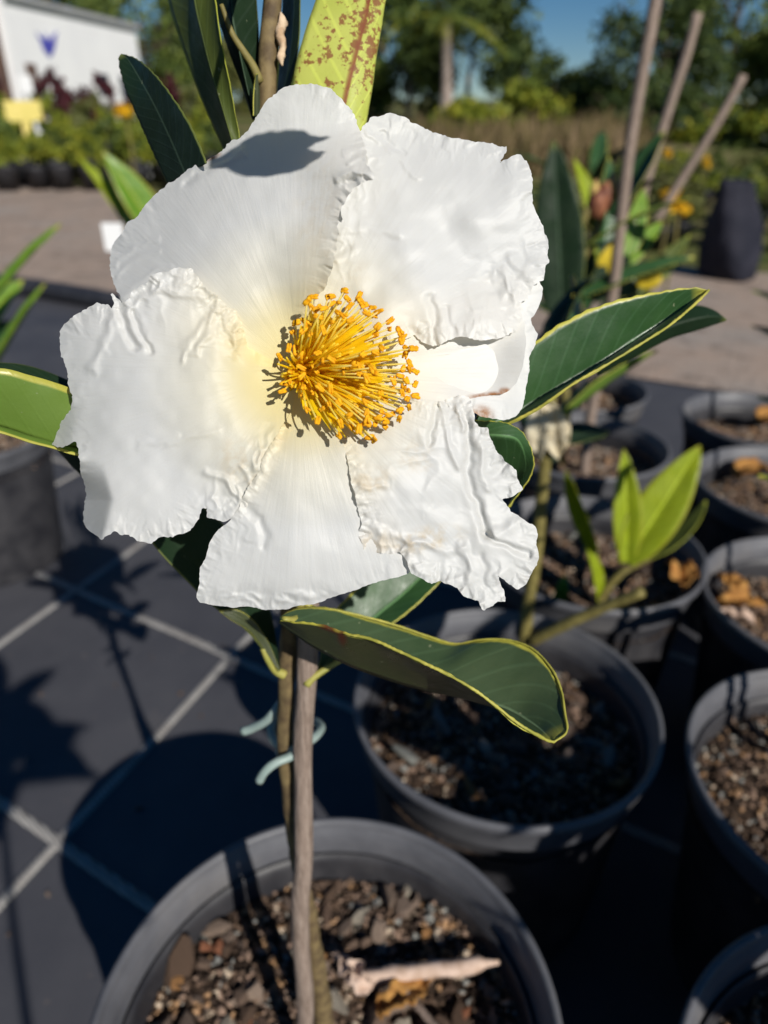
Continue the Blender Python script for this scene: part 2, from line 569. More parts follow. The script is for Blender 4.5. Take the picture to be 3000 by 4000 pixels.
w = t.n('ShaderNodeTexWave', i_Scale=75.0, i_Distortion=0.4)
w.bands_direction = 'DIAGONAL'
t.l(ob, w.inputs['Vector'])
c = t.mix(w.outputs['Fac'], (0.17, 0.165, 0.16), (0.38, 0.365, 0.345))
c = t.mix(t.ramp(t.noise(26, ob, 5), [(0.45, 0.0), (0.75, 0.6)]), c, (0.14, 0.12, 0.11))
t.base(c, 0.7, 0.3)
t.bump(w.outputs['Fac'], 0.5, 0.0015)
M['thread'] = t.m

def thread(a, b, wd, z=0.0032):
    a, b = np.array(a[:2]), np.array(b[:2])
    d = (b - a) / np.linalg.norm(b - a)
    nrm = np.array([-d[1], d[0]]) * wd / 2
    L = np.linspace(0, 1, 60)
    V = []
    for q in L:
        c = a + (b - a) * q + nrm * 0.15 * math.sin(q * 47)
        V += [(*(c - nrm), z - 0.0028), (*(c - nrm * 0.6), z), (*(c + nrm * 0.6), z), (*(c + nrm), z - 0.0028)]
    part('marker_thread', V, grid_faces(60, 4), M['thread'], mat_o)

pA0, pA1 = at_z(0, 1955, 0)[:2], at_z(575, 1335, 0)[:2]
dA = (pA1 - pA0) / np.linalg.norm(pA1 - pA0)
pB0, pB1 = at_z(270, 1315, 0)[:2], at_z(525, 1425, 0)[:2]
pC0, pC1 = at_z(0, 1735, 0)[:2], at_z(120, 1803, 0)[:2]
dB = (pB1 - pB0) / np.linalg.norm(pB1 - pB0)
nA = np.array([-dA[1], dA[0]])
for k in range(-3, 3):
    o_ = pA0 - nA * k * -0.36
    L1 = {0: 2.2}.get(k, 2.0)
    thread(o_ - dA * 0.9, o_ + dA * L1, 0.0135, 0.0032)
step = 0.355
for k in range(-2, 5):
    o_ = pC0 + (pB0 - pC0) * k - dB * 0.0
    o_ = pC0 + dA * step * k / abs(dA @ np.array([-dB[1], dB[0]]))
    thread(o_ - dB * 1.2, o_ + dB * 1.6, 0.0135, 0.0038)

CRUMBS = [(435, 1548), (820, 1500), (105, 1935), (330, 1420), (60, 1640), (520, 1480), (300, 1750), (90, 1500), (215, 1345), (390, 1500), (20, 2020), (480, 1395), (560, 1380), (250, 1480)]
# gravel path beyond the mat
t = NT('gravel_path')
ob = t.coord()
g1 = t.noise(38, ob, 5, 0.7)
g2 = t.noise(1.1, ob, 5, 0.6)
g3 = t.noise(9, ob, 4)
c = t.ramp(g2, [(0.35, (0.27, 0.21, 0.175)), (0.5, (0.40, 0.29, 0.225)), (0.65, (0.34, 0.29, 0.255))])
c = t.mix(t.ramp(g1, [(0.35, 0.0), (0.7, 0.55)]), c, (0.46, 0.40, 0.35))
c = t.mix(t.ramp(g3, [(0.52, 0.0), (0.7, 0.55)]), c, (0.10, 0.08, 0.065))
t.base(c, 0.95, 0.15)
t.bump(g1, 1.0, 0.02)
M['path'] = t.m
pv = [(x, y + 0.03) for x, y in NEAR] + [(7, -1.2), (9, 1.0), (2.9, 3.95), (2.0, 4.3), (-1.0, 7.2), (-5, 11.5), (-8.5, 14.0), (-15, 14.0), (-9, 7.6), (-4.3, 5.4)]
part('gravel_path', [(x, y, -0.003) for x, y in pv], [tuple(range(len(pv)))], M['path'], smooth=False)['kind'] = 'structure'

# ------------------------------------------------------------------ pots
ZR, ZS = 0.26, 0.214            # rim and soil heights
def lathe(prof, ns=72, c=(0, 0)):
    a = np.linspace(0, 2 * np.pi, ns, endpoint=False)
    V = np.vstack([np.stack([c[0] + r * np.cos(a), c[1] + r * np.sin(a), np.full(ns, z)], 1) for r, z in prof])
    return V, grid_faces(len(prof), ns, True)

body_prof = [(0.0, 0.012), (0.085, 0.012), (0.104, 0.008), (0.106, 0.0), (0.1085, 0.0), (0.110, 0.006), (0.1305, 0.222), (0.1312, 0.2330), (0.1298, 0.2330), (0.1290, 0.2225), (0.1065, 0.014), (0.08, 0.018), (0.0, 0.018)]
rim_prof = [(0.1318, 0.2235), (0.1355, 0.2240), (0.1365, 0.2265), (0.1392, 0.2475), (0.1412, 0.2495), (0.1425, 0.2520), (0.1433, 0.2560), (0.1428, 0.2592), (0.1410, 0.2604),
            (0.1385, 0.2600), (0.1375, 0.2570), (0.1372, 0.2530), (0.1352, 0.2510), (0.1345, 0.2380), (0.1318, 0.2230)]
me_body = mesh_data('pot_body', *lathe(body_prof, 64), [M['pot_body']])
me_rim = mesh_data('pot_rim', *lathe(rim_prof, 96), [M['pot']])

def soil_z(x, y, s):
    r = np.hypot(x, y)
    return ZS - 0.003 + 0.006 * fbm(x * 22, y * 22, s, 4) + 0.004 * sstep(0.05, 0.0, r) - 0.004 * sstep(0.10, 0.13, r)

_a = np.linspace(0, 2 * np.pi, 60, endpoint=False)
_rr = np.linspace(0.002, 0.1312, 26)
_sx, _sy = _rr[:, None] * np.cos(_a), _rr[:, None] * np.sin(_a)
me_soil = [mesh_data('potting_mix', np.stack([_sx, _sy, soil_z(_sx, _sy, s)], -1), grid_faces(26, 60, True), [M['soil']]) for s in (3, 8)]

def rock_mesh(seed, flat, ang):
    """angular chip: subdivided octahedron-like ball cut by random planes"""
    r = np.random.RandomState(seed)
    import bmesh
    bm = bmesh.new()
    bmesh.ops.create_icosphere(bm, subdivisions=2, radius=1)
    cuts = [(Vector(r.normal(size=3)).normalized(), r.uniform(0.30, 0.72)) for _ in range(ang + 3)]
    el = r.uniform(1.1, 2.0)
    for v in bm.verts:
        for nn_, d_ in cuts:
            e = v.co.dot(nn_) - d_
            if e > 0:
                v.co -= nn_ * e
        v.co *= 1 + r.uniform(-0.05, 0.05)
        v.co.x *= el
        v.co.z *= flat
    me = bpy.data.meshes.new('chip')
    bmesh.ops.dissolve_degenerate(bm, dist=0.02, edges=bm.edges)
    bm.to_mesh(me)
    bm.free()
    me.materials.append(M['chip'])
    return me

chips = [rock_mesh(i, f, a) for i, (f, a) in enumerate([(0.6, 9), (0.45, 8), (0.7, 10), (0.35, 7), (0.5, 11), (0.8, 9), (0.3, 6), (0.55, 8)])]

for k_, (x_, y_) in enumerate(CRUMBS):
    q_ = at_z(x_, y_, 0.0)
    o_ = obj('pebble', chips[k_ % len(chips)], mat_o, (q_[0], q_[1], 0.002))
    z_ = 0.003 + 0.002 * ((k_ * 7) % 5) / 5
    o_.scale = (z_, z_, z_)
    o_.rotation_euler = (0.2 * k_, 0.3, k_ * 1.1)

def grit_mesh(n, s, smin=0.0012, smax=0.0048):
    r = np.random.RandomState(s)
    base = np.array([(1, 0, 0), (-0.5, 0.87, 0), (-0.5, -0.87, 0), (0, 0, 0.8), (0, 0, -0.8)])
    fc = np.array([(0, 1, 3), (1, 2, 3), (2, 0, 3), (1, 0, 4), (2, 1, 4), (0, 2, 4)])
    rad = 0.128 * np.sqrt(r.rand(n))
    th = r.rand(n) * 2 * np.pi
    x, y = rad * np.cos(th), rad * np.sin(th)
    z = soil_z(x, y, s) + 0.0008
    sz = smin + (smax - smin) * r.rand(n) ** 2
    R = r.normal(size=(n, 3, 3))
    R = np.linalg.qr(R)[0]
    el = np.stack([r.uniform(0.7, 1.8, n), r.uniform(0.6, 1.1, n), r.uniform(0.5, 1, n)], 1)
    V = np.einsum('nij,nkj->nki', R, base[None] * el[:, None]) * sz[:, None, None] + np.stack([x, y, z], 1)[:, None]
    Fc = (fc[None] + (np.arange(n) * 5)[:, None, None]).reshape(-1, 3)
    return mesh_data('fine_grit', V.reshape(-1, 3), Fc, [M['grit']], smooth=False)

me_grit = [grit_mesh(5200, 3), grit_mesh(4200, 8)]

def pot(c, label, soil_label, nchip, var=0, rot=0.0, seed=1, csize=(0.0035, 0.0105), group='black nursery pots standing in rows', z=0.0):
    p = empty('plant_pot', (c[0], c[1], z), label, 'pot', group)
    p.rotation_euler.z = rot
    obj('body', me_body, p)
    obj('rim', me_rim, p)
    s = obj('potting_mix', me_soil[var], None, (c[0], c[1], z))
    tag(s, soil_label, 'potting mix')
    g = obj('fine_grit', me_grit[var], s)
    g['kind'] = 'stuff'
    r = np.random.RandomState(seed)
    for k in range(nchip):
        q = 0.124 * math.sqrt(r.rand())
        th = r.rand() * 6.283
        x, y = q * math.cos(th), q * math.sin(th)
        sz = csize[0] + (csize[1] - csize[0]) * r.rand() ** 1.6
        if k < nchip // 6:
            sz = csize[1] * r.uniform(.85, 1.35)
        o = obj('bark_chip' if k % 3 else 'pebble', chips[r.randint(len(chips))], s,
                (x, y, float(soil_z(np.array(x), np.array(y), (3, 8)[var])) + sz * 0.28))
        o.scale = (sz, sz, sz)
        o.rotation_euler = (r.normal() * 0.5, r.normal() * 0.5, r.rand() * 6.3)
    return p

P1 = (-0.035, 0.232)
P2 = (0.114, 0.506)
P3 = (0.401, 0.406)
P4 = (0.299, 0.152)
P5 = (0.515, 0.665)
P6 = (0.622, 0.967)
P7 = (0.707, 1.246)
P8 = (0.340, 1.125)
P9 = (0.265, 0.785)
PL = (-0.74, 1.17)
pot(P1, 'black plastic pot holding the flowering shrub, its stake and pale splinter', 'bark and gravel mix round the flowering shrub and its stake', 260, 0, 0.3, 5)
pot(P2, 'black plastic pot just behind the flowering shrub, under its drooping leaf', 'chip mix mostly in shade below the drooping leaf', 110, 1, 1.3, 6)
pot(P3, 'black pot beside the pot under the drooping leaf, sunlit fine brown mix', 'fine brown sunlit mix in the pot beside the drooping leaf', 90, 1, 2.1, 7, (0.002, 0.005))
pot(P4, 'black pot beside the flowering shrub pot, stake shadows across its rim', 'brown chip mix in the pot with stake shadows on its rim', 90, 0, 3.3, 8)
pot(P5, 'black pot with orange dry leaves lying in its mix', 'chip mix scattered with orange dry leaves', 60, 0, 4.0, 9)
pot(P6, 'black pot with orange bark, between two other pots by the gravel path', 'orange flecked chip mix in the second pot from the gravel path', 50, 1, 5.0, 10, (0.004, 0.011))
pot(P7, 'black pot at the end of its row nearest the gravel path', 'chip mix in the end pot nearest the gravel path', 40, 0, 0.6, 11, (0.004, 0.012))
pot(P8, 'black pot behind the lime green shoot', 'dark chip mix in the pot behind the lime green shoot', 40, 1, 1.6, 12)
pot(P9, 'black pot from which the lime green shoot grows', 'dark chip mix round the lime green shoot', 50, 0, 2.6, 13)
pot(PL, 'black pot standing alone on the mat beside the leaf with a sunlit patch', 'dark mix in the lone pot on the mat', 20, 1, 2.9, 14)
pot((PL[0] - 0.33, PL[1] + 0.45), 'black pot behind the lone pot, with narrow bright leaves', 'dark mix in the pot with narrow bright leaves', 10, 0, 2.9, 15)

# ------------------------------------------------------------------ leaves
def leaf_w(name, e1, mid, e2, m, parent, nu=44, nv=9, bulge=0.0, thick=0.0005, serr=0.0, flip=False, wav=0.0, seed=0, brown=()):
    """leaf through three world polylines (edge, midrib, edge); two skins joined at the margin"""
    A, B, C = crom(e1, nu), crom(mid, nu), crom(e2, nu)
    u = np.linspace(0, 1, nu)
    rows = []
    vs = np.linspace(-1, 1, 2 * nv + 1)
    for v in vs:
        P = B + (A - B) * (-v) if v <= 0 else B + (C - B) * v
        rows.append(P)
    G = np.stack(rows, 1)                       # nu x nw x 3
    du = np.gradient(G, axis=0)
    dv = np.gradient(G, axis=1)
    N = np.cross(du, dv)
    N /= np.linalg.norm(N, axis=2)[..., None] + 1e-12
    N = np.where(np.isfinite(N), N, 0)
    if flip:
        N = -N
    av = np.abs(vs)
    wl = np.linalg.norm(A - B, axis=1)[:, None]
    G = G + N * (bulge * wl * (1 - (2 * av - 1) ** 2))[..., None]
    if wav:
        G = G + N * (wav * fbm(u[:, None] * 7, vs[None, :] * 1.3, seed, 3) * (0.3 + 0.7 * av[None, :]))[..., None]
    if serr:
        k = (np.mod(u * 26, 1) - 0.5) * serr
        G[:, 0] += (A - B) / (wl + 1e-9) * k[:, None]
        G[:, -1] += (C - B) / (np.linalg.norm(C - B, axis=1)[:, None] + 1e-9) * k[:, None]
    nw = len(vs)
    th = thick * (1 - 0.35 * av ** 4)[None, :, None] * (1 + 1.2 * np.exp(-(av / 0.06) ** 2))[None, :, None]
    V = np.vstack([G.reshape(-1, 3), (G - N * th).reshape(-1, 3)])
    n0 = nu * nw
    f = grid_faces(nu, nw)
    if flip:
        f = f[:, ::-1]
    ft = f[:, ::-1] if True else f
    F1 = [tuple(q) for q in f] + [tuple(q + n0) for q in f[:, ::-1]]
    bd = [i * nw for i in range(nu)]
    bd2 = [i * nw + nw - 1 for i in range(nu)]
    for L, fl in ((bd, flip), (bd2, not flip)):
        for a, b in zip(L[:-1], L[1:]):
            q = (a, b, b + n0, a + n0)
            F1.append(q if not fl else q[::-1])
    uv = np.stack(np.broadcast_arrays(u[:, None], (vs[None, :] + 1) / 2), -1).reshape(-1, 2)
    uv = np.vstack([uv, uv])
    und = np.r_[np.zeros(n0), np.ones(n0)]
    br = np.zeros(nu * nw)
    for (bu, bv, ru, rv) in brown:
        br = np.maximum(br, np.exp(-(((uv[:n0, 0] - bu) / ru) ** 2 + ((uv[:n0, 1] * 2 - 1 - bv) / rv) ** 2) ** 2))
    return part(name, V, F1, m, parent, uv=uv, attrs={'under': und, 'brown': np.r_[br, br]})

M['margin'] = simple('leaf_margin', (0.30, 0.30, 0.05), (0.50, 0.46, 0.09), 110, 0.5, 0.4, trans=((0.55, 0.5, 0.08), 0.2))

def margin(lf, L, r=0.0004, brown=None):
    """thickened pale rim along a leaf edge"""
    P = crom(px(L), 150)
    u = np.linspace(0, 1, 150)
    V, Fc = tube(P, r * (0.75 + 0.35 * np.mod(u * 24 + 0.8 * np.sin(u * 31), 1)) * np.minimum(1, 12 * u + 0.2), 7, lump=0.2, seed=3)
    part('margin', V, Fc, M['margin'], lf)

def px(L):
    L = np.array(L, float)
    return at(L[:, 0], L[:, 1], L[:, 2])

def leaf_p(e1, mid, e2, m, parent, **kw):
    return leaf_w('leaf', px(e1), px(mid), px(e2), m, parent, **kw)

def leaf_free(base, dirv, length, width, upv, m, parent, curl=0.25, fold=0.35, seed=0, droop=0.0, name='leaf', nu=22, nv=4, wav=None):
    """a lance-shaped leaf growing from base along dirv"""
    base, d, upv = np.array(base, float), np.array(dirv, float), np.array(upv, float)
    d /= np.linalg.norm(d)
    s = np.cross(d, upv)
    s /= np.linalg.norm(s)
    n_ = np.cross(s, d)
    u = np.linspace(0, 1, 14)
    midp = base + d * (u * length)[:, None] + n_ * (-curl * length * u ** 2)[:, None] + np.array([0, 0, -1]) * (droop * length * u ** 2)[:, None]
    w = width / 2 * np.sin(np.pi * np.clip(0.06 + 0.94 * u, 0, 1) ** 0.85) ** 0.75
    w[-1] = 0.0004
    e1 = midp + s * w[:, None] + n_ * (fold * w)[:, None]
    e2 = midp - s * w[:, None] + n_ * (fold * w)[:, None]
    return leaf_w(name, e1, midp, e2, m, parent, nu=nu, nv=nv, bulge=0.06, seed=seed, wav=length * 0.012 if wav is None else wav)

# ------------------------------------------------------------------ the flowering shrub
YS = 0.236
stem_base = at_z(706, 2300, ZS)
plant = empty('flowering_shrub', stem_base, 'potted shrub tied to a stake, bearing one large open white flower with yellow stamens', 'shrub')
sp_ = [tuple(stem_base + np.array([0.001, 0, -0.02]))] + [tuple(at_y(x, y, YS)) for x, y in
      [(701, 2212), (686, 2100), (668, 1990), (650, 1890), (636, 1800), (625, 1700), (617, 1600), (618, 1500), (622, 1400), (624, 1250), (618, 1000)]]
sp_ += [tuple(at(x, y, d)) for x, y, d in [(606, 700, .248), (590, 450, .250), (578, 260, .250), (577, 180, .249), (580, 100, .248), (586, 30, .247), (590, -60, .246), (597, -260, .242), (606, -520, .236)]]
sP = crom(sp_, 150)
sR = np.interp(np.linspace(0, 1, 150), [0, 0.1, 0.3, 0.5, 0.62, 0.75, 1], [0.0064, 0.0060, 0.0040, 0.0036, 0.0036, 0.0037, 0.0026])
V, Fc = tube(sP, sR, 14, lump=0.16, seed=4)
stem_o = part('stem', V, Fc, M['stem'], plant)
V, Fc = tube(crom([at(604, y, .2445) + np.array([dx, 0, 0]) for y, dx in [(28, 0.0004), (50, 0.0008), (75, 0.0), (100, 0.0008), (122, 0.0003), (142, 0.001)]], 26),
             np.interp(np.linspace(0, 1, 26), [0, 0.15, 0.4, 0.6, 0.85, 1], [0.0004, 0.0013, 0.0017, 0.0011, 0.0012, 0.0003]), 9, lump=0.6, seed=8)
part('bark_scar', V, Fc, M['scar'], stem_o)
def petiole(pts, r0, r1, m='petiole', n=18):
    V, Fc = tube(crom(px(pts), n), np.linspace(r0, r1, n), 8)
    part('petiole', V, Fc, M[m], plant)

# side shoot at the top node
V, Fc = tube(crom(px([(562, 178, .247), (546, 142, .244), (525, 110, .241), (500, 70, .238), (478, 10, .235)]), 20),
             np.linspace(0.0016, 0.0008, 20), 8)
part('petiole', V, Fc, M['stem_young'], plant)

# top leaves
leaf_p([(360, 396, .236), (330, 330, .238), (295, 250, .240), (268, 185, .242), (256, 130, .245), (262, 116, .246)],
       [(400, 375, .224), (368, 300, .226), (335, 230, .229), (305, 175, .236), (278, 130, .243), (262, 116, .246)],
       [(446, 352, .212), (418, 285, .214), (385, 228, .217), (338, 165, .225), (296, 128, .238), (262, 116, .246)], M['leaf_shade'], plant, serr=0.0006, flip=True)
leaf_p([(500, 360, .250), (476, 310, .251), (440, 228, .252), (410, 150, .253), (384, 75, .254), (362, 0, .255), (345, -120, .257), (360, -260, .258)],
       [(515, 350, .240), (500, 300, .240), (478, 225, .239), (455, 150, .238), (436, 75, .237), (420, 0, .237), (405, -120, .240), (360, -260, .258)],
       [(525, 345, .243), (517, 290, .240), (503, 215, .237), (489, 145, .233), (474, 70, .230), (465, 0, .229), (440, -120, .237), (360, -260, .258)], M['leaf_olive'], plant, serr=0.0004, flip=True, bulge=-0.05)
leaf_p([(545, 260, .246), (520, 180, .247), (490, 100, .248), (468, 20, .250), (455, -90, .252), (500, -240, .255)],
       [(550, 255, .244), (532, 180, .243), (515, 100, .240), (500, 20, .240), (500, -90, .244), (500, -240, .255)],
       [(556, 250, .248), (556, 180, .252), (560, 100, .252), (556, 20, .252), (545, -90, .252), (500, -240, .255)], M['leaf_shade'], plant, flip=True)
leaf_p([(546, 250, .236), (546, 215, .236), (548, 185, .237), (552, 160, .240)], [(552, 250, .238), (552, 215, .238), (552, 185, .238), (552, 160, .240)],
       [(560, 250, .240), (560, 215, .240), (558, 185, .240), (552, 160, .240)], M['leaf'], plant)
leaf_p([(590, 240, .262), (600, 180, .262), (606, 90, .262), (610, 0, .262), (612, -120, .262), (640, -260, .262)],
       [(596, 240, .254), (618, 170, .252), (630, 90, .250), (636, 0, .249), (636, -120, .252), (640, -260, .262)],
       [(602, 240, .252), (628, 180, .248), (645, 90, .246), (648, 0, .246), (652, -120, .250), (640, -260, .262)], M['leaf_shade'], plant, flip=True)
# the spotted yellow-green leaf
leaf_p([(690, 420, .238), (640, 240, .240), (636, 160, .240), (662, 60, .240), (692, -30, .240), (735, -150, .241), (800, -300, .244)],
       [(722, 430, .238), (735, 280, .239), (750, 200, .239), (772, 110, .239), (792, 30, .240), (812, -90, .242), (800, -300, .244)],
       [(748, 430, .240), (784, 300, .241), (800, 220, .242), (815, 120, .242), (832, 10, .242), (846, -90, .243), (800, -300, .244)], M['leaf_spot'], plant, bulge=0.04, wav=0.0008, flip=True)
# unseen leaves added above the frame to shade the upper petal, up the sun's rays
def sunw(L):
    return np.array([at(x, y, D0) + np.array(SUNV) * k for x, y, k in L])
leaf_w('leaf', sunw([(465, 338, .150), (515, 322, .149), (580, 322, .148), (640, 332, .147), (680, 362, .146)]),
       sunw([(465, 338, .145), (520, 350, .144), (580, 356, .143), (640, 362, .142), (680, 362, .146)]),
       sunw([(465, 338, .150), (510, 380, .149), (565, 398, .148), (640, 390, .147), (680, 362, .146)]), M['leaf_thin'], plant, wav=0.0012)
leaf_w('leaf', sunw([(470, 332, .160), (540, 300, .158), (620, 296, .157), (700, 318, .156)]),  # second added leaf, breaks up the outline of the shadow
       sunw([(470, 332, .157), (540, 318, .155), (620, 318, .154), (700, 318, .156)]),
       sunw([(470, 332, .160), (540, 345, .158), (620, 352, .157), (700, 318, .156)]), M['leaf_thin'], plant, wav=0.0012)
V, Fc = tube(crom(np.vstack([[tuple(at(600, -330, .2405))], [tuple(at(610, -330, .18))], sunw([(465, 338, .148)])]), 16), np.linspace(0.0014, 0.0008, 16), 7)
part('petiole', V, Fc, M['petiole'], plant)
# left leaf, its sunlit patch and shaded top put into the leaf colours
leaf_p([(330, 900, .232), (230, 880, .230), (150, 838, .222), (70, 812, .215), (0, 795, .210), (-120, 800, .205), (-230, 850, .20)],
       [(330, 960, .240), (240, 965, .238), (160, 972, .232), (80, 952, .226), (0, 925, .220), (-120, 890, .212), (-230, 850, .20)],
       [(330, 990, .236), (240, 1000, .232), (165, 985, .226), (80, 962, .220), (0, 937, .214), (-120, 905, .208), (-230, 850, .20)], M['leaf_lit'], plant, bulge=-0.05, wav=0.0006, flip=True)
leaf_p([(330, 880, .252), (230, 860, .250), (150, 822, .247), (70, 792, .244), (0, 783, .242), (-90, 790, .24)],
       [(330, 890, .246), (230, 875, .245), (150, 845, .243), (70, 815, .241), (0, 802, .240), (-90, 790, .24)],
       [(330, 920, .250), (230, 900, .248), (150, 875, .246), (70, 840, .245), (0, 820, .243), (-90, 790, .24)], M['leaf_shade'], plant)
leaf_p([(320, 1130, .262), (230, 1075, .262), (160, 1010, .262), (110, 955, .262), (80, 930, .262)],
       [(330, 1080, .256), (250, 1030, .256), (180, 985, .256), (120, 950, .258), (80, 930, .262)],
       [(340, 1040, .258), (260, 990, .258), (190, 960, .258), (130, 940, .259), (80, 930, .262)], M['leaf_shade'], plant)
# right leaf
rl = leaf_p([(1030, 900, .238), (1075, 830, .236), (1120, 770, .234), (1190, 712, .233), (1270, 670, .233), (1360, 642, .234), (1440, 629, .236), (1500, 623, .238), (1531, 627, .239)],
       [(1030, 930, .240), (1090, 905, .241), (1140, 880, .242), (1210, 840, .242), (1290, 793, .242), (1370, 737, .242), (1440, 690, .242), (1495, 650, .241), (1531, 627, .239)],
       [(1040, 945, .236), (1100, 914, .232), (1165, 880, .228), (1240, 828, .225), (1320, 782, .224), (1400, 733, .226), (1450, 700, .229), (1503, 655, .234), (1531, 627, .239)], M['leaf'], plant, serr=0.0007, bulge=0.02, flip=True, wav=0.0006)
margin(rl, [(1040, 945, .2355), (1100, 914, .2315), (1165, 880, .2275), (1240, 828, .2245), (1320, 782, .2235), (1400, 733, .2255), (1450, 700, .2285), (1503, 655, .2335), (1531, 627, .2385)], 0.0005)
leaf_p([(1290, 790, .30), (1390, 700, .30), (1450, 668, .30), (1500, 660, .30), (1540, 670, .30), (1570, 692, .30)],
       [(1290, 800, .295), (1390, 735, .295), (1450, 705, .295), (1500, 690, .295), (1540, 684, .297), (1570, 692, .30)],
       [(1290, 810, .30), (1390, 760, .30), (1450, 730, .30), (1500, 715, .30), (1540, 702, .30), (1570, 692, .30)], M['leaf_shade'], plant)
# small leaf behind the lower right petal
leaf_p([(1000, 900, .236), (1040, 908, .232), (1090, 912, .230), (1130, 935, .231), (1152, 985, .234), (1145, 1030, .238), (1095, 1098, .243)],
       [(1000, 935, .236), (1040, 938, .231), (1085, 940, .228), (1120, 950, .230), (1135, 990, .236), (1130, 1030, .241), (1095, 1098, .243)],
       [(1000, 1000, .250), (1040, 1020, .248), (1080, 1030, .247), (1105, 1035, .247), (1112, 1045, .247), (1108, 1070, .246), (1095, 1098, .243)], M['leaf'], plant, serr=0.0005, flip=True)
# lower left leaf, edge on
leaf_p([(602, 1452, .288), (560, 1395, .284), (520, 1352, .280), (460, 1310, .274), (400, 1252, .268), (350, 1200, .262), (310, 1150, .258), (250, 1080, .254)],
       [(602, 1448, .289), (566, 1380, .287), (535, 1332, .284), (485, 1275, .280), (425, 1215, .275), (370, 1160, .269), (320, 1110, .263), (250, 1080, .254)],
       [(604, 1444, .292), (590, 1350, .294), (570, 1280, .295), (530, 1200, .292), (470, 1120, .288), (410, 1080, .280), (340, 1060, .268), (250, 1080, .254)], M['leaf_shade'], plant)
leaf_p([(602, 1452, .2865), (575, 1410, .285), (540, 1365, .281), (500, 1340, .277), (470, 1318, .275)],
       [(602, 1448, .287), (578, 1400, .285), (546, 1355, .281), (505, 1325, .277), (470, 1318, .275)],
       [(604, 1444, .287), (582, 1392, .285), (552, 1345, .281), (515, 1318, .277), (470, 1318, .275)], M['leaf'], plant)
petiole([(614, 1458, .292), (596, 1448, .290), (580, 1425, .287), (568, 1400, .285)], 0.0021, 0.0013)
# lower right leaf behind the drooping one
leaf_p([(690, 1455, .298), (750, 1418, .300), (830, 1360, .304), (890, 1315, .308), (945, 1262, .312), (1000, 1200, .316)],
       [(690, 1448, .300), (745, 1395, .306), (815, 1330, .312), (870, 1285, .316), (925, 1235, .318), (1000, 1200, .316)],
       [(690, 1440, .300), (705, 1350, .306), (760, 1280, .312), (830, 1225, .316), (900, 1190, .318), (1000, 1200, .316)], M['leaf'], plant, serr=0.0005)
leaf_p([(676, 1465, .300), (720, 1425, .304), (790, 1370, .31), (850, 1300, .318)], [(678, 1455, .302), (722, 1405, .308), (780, 1350, .314), (850, 1300, .318)],
       [(682, 1450, .306), (710, 1390, .312), (770, 1325, .318), (850, 1300, .318)], M['leaf_lit'], plant)
petiole([(662, 1480, .296), (676, 1464, .296), (712, 1440, .297), (750, 1420, .299)], 0.0018, 0.0010)
# the drooping leaf in front
dl = leaf_p([(604, 1334, .244), (640, 1316, .252), (700, 1312, .258), (780, 1330, .262), (860, 1352, .264), (930, 1376, .264), (985, 1391, .262), (1035, 1382, .258), (1095, 1382, .254), (1148, 1400, .248), (1190, 1442, .240), (1212, 1490, .233), (1220, 1540, .226), (1224, 1580, .221), (1196, 1603, .218)],
       [(606, 1340, .240), (640, 1366, .241), (690, 1398, .243), (760, 1436, .244), (840, 1464, .245), (920, 1486, .245), (985, 1500, .244), (1040, 1515, .242), (1085, 1528, .239), (1115, 1542, .236), (1145, 1560, .231), (1166, 1575, .227), (1180, 1588, .223), (1190, 1597, .220), (1196, 1603, .218)],
       [(606, 1342, .236), (640, 1343, .230), (690, 1348, .226), (745, 1370, .223), (800, 1380, .220), (860, 1406, .217), (920, 1434, .214), (980, 1464, .212), (1030, 1494, .211), (1075, 1528, .211), (1110, 1556, .212), (1140, 1576, .213), (1165, 1590, .215), (1182, 1599, .217), (1196, 1603, .218)],
       M['leaf_droop'], plant, nu=90, nv=12, serr=0.0008, flip=True, wav=0.0007, seed=5, brown=[(0.20, 0.96, 0.035, 0.10), (0.245, 0.85, 0.015, 0.25)])
margin(dl, [(700, 1312, .2575), (780, 1330, .2615), (860, 1352, .2635), (930, 1376, .2635), (985, 1391, .2615), (1035, 1382, .2575), (1095, 1382, .2535), (1148, 1400, .2475), (1190, 1442, .2395), (1212, 1490, .2325), (1220, 1540, .2255), (1224, 1580, .2205), (1196, 1603, .2178)], 0.00042)
margin(dl, [(745, 1370, .2226), (800, 1380, .2196), (860, 1406, .2166), (920, 1434, .2136), (980, 1464, .2116), (1030, 1494, .2106), (1075, 1528, .2106), (1110, 1556, .2116), (1140, 1576, .2126), (1165, 1590, .2146), (1182, 1599, .2166), (1196, 1603, .2176)], 0.00055)
petiole([(672, 1330, .270), (690, 1322, .265), (670, 1312, .262), (660, 1300, .262)], 0.0016, 0.0012)
petiole([(640, 1240, .275), (650, 1290, .268), (640, 1335, .250), (612, 1340, .242)], 0.0020, 0.0014)

# ------------------------------------------------------------------ the flower
UPX = D0 / FPX
BX, BY = 645.0, 802.0
fc_loc = at(BX, BY, D0 + 0.003)
ico_v, ico_f = lathe([(0.0, 0.0), (0.004, 0.0008), (0.0058, 0.003), (0.0055, 0.006), (0.003, 0.0095), (0.002, 0.02), (0.0016, 0.034)], 16)
axis = Vector(tuple(-FW * 0.9 + RT * 0.35))
Rm = np.array(axis.normalized().to_track_quat('Z', 'Y').to_matrix())
flower = part('flower', (Rm @ (ico_v * np.array([1, 1, -1])).T).T + fc_loc, ico_f, M['receptacle'], plant)

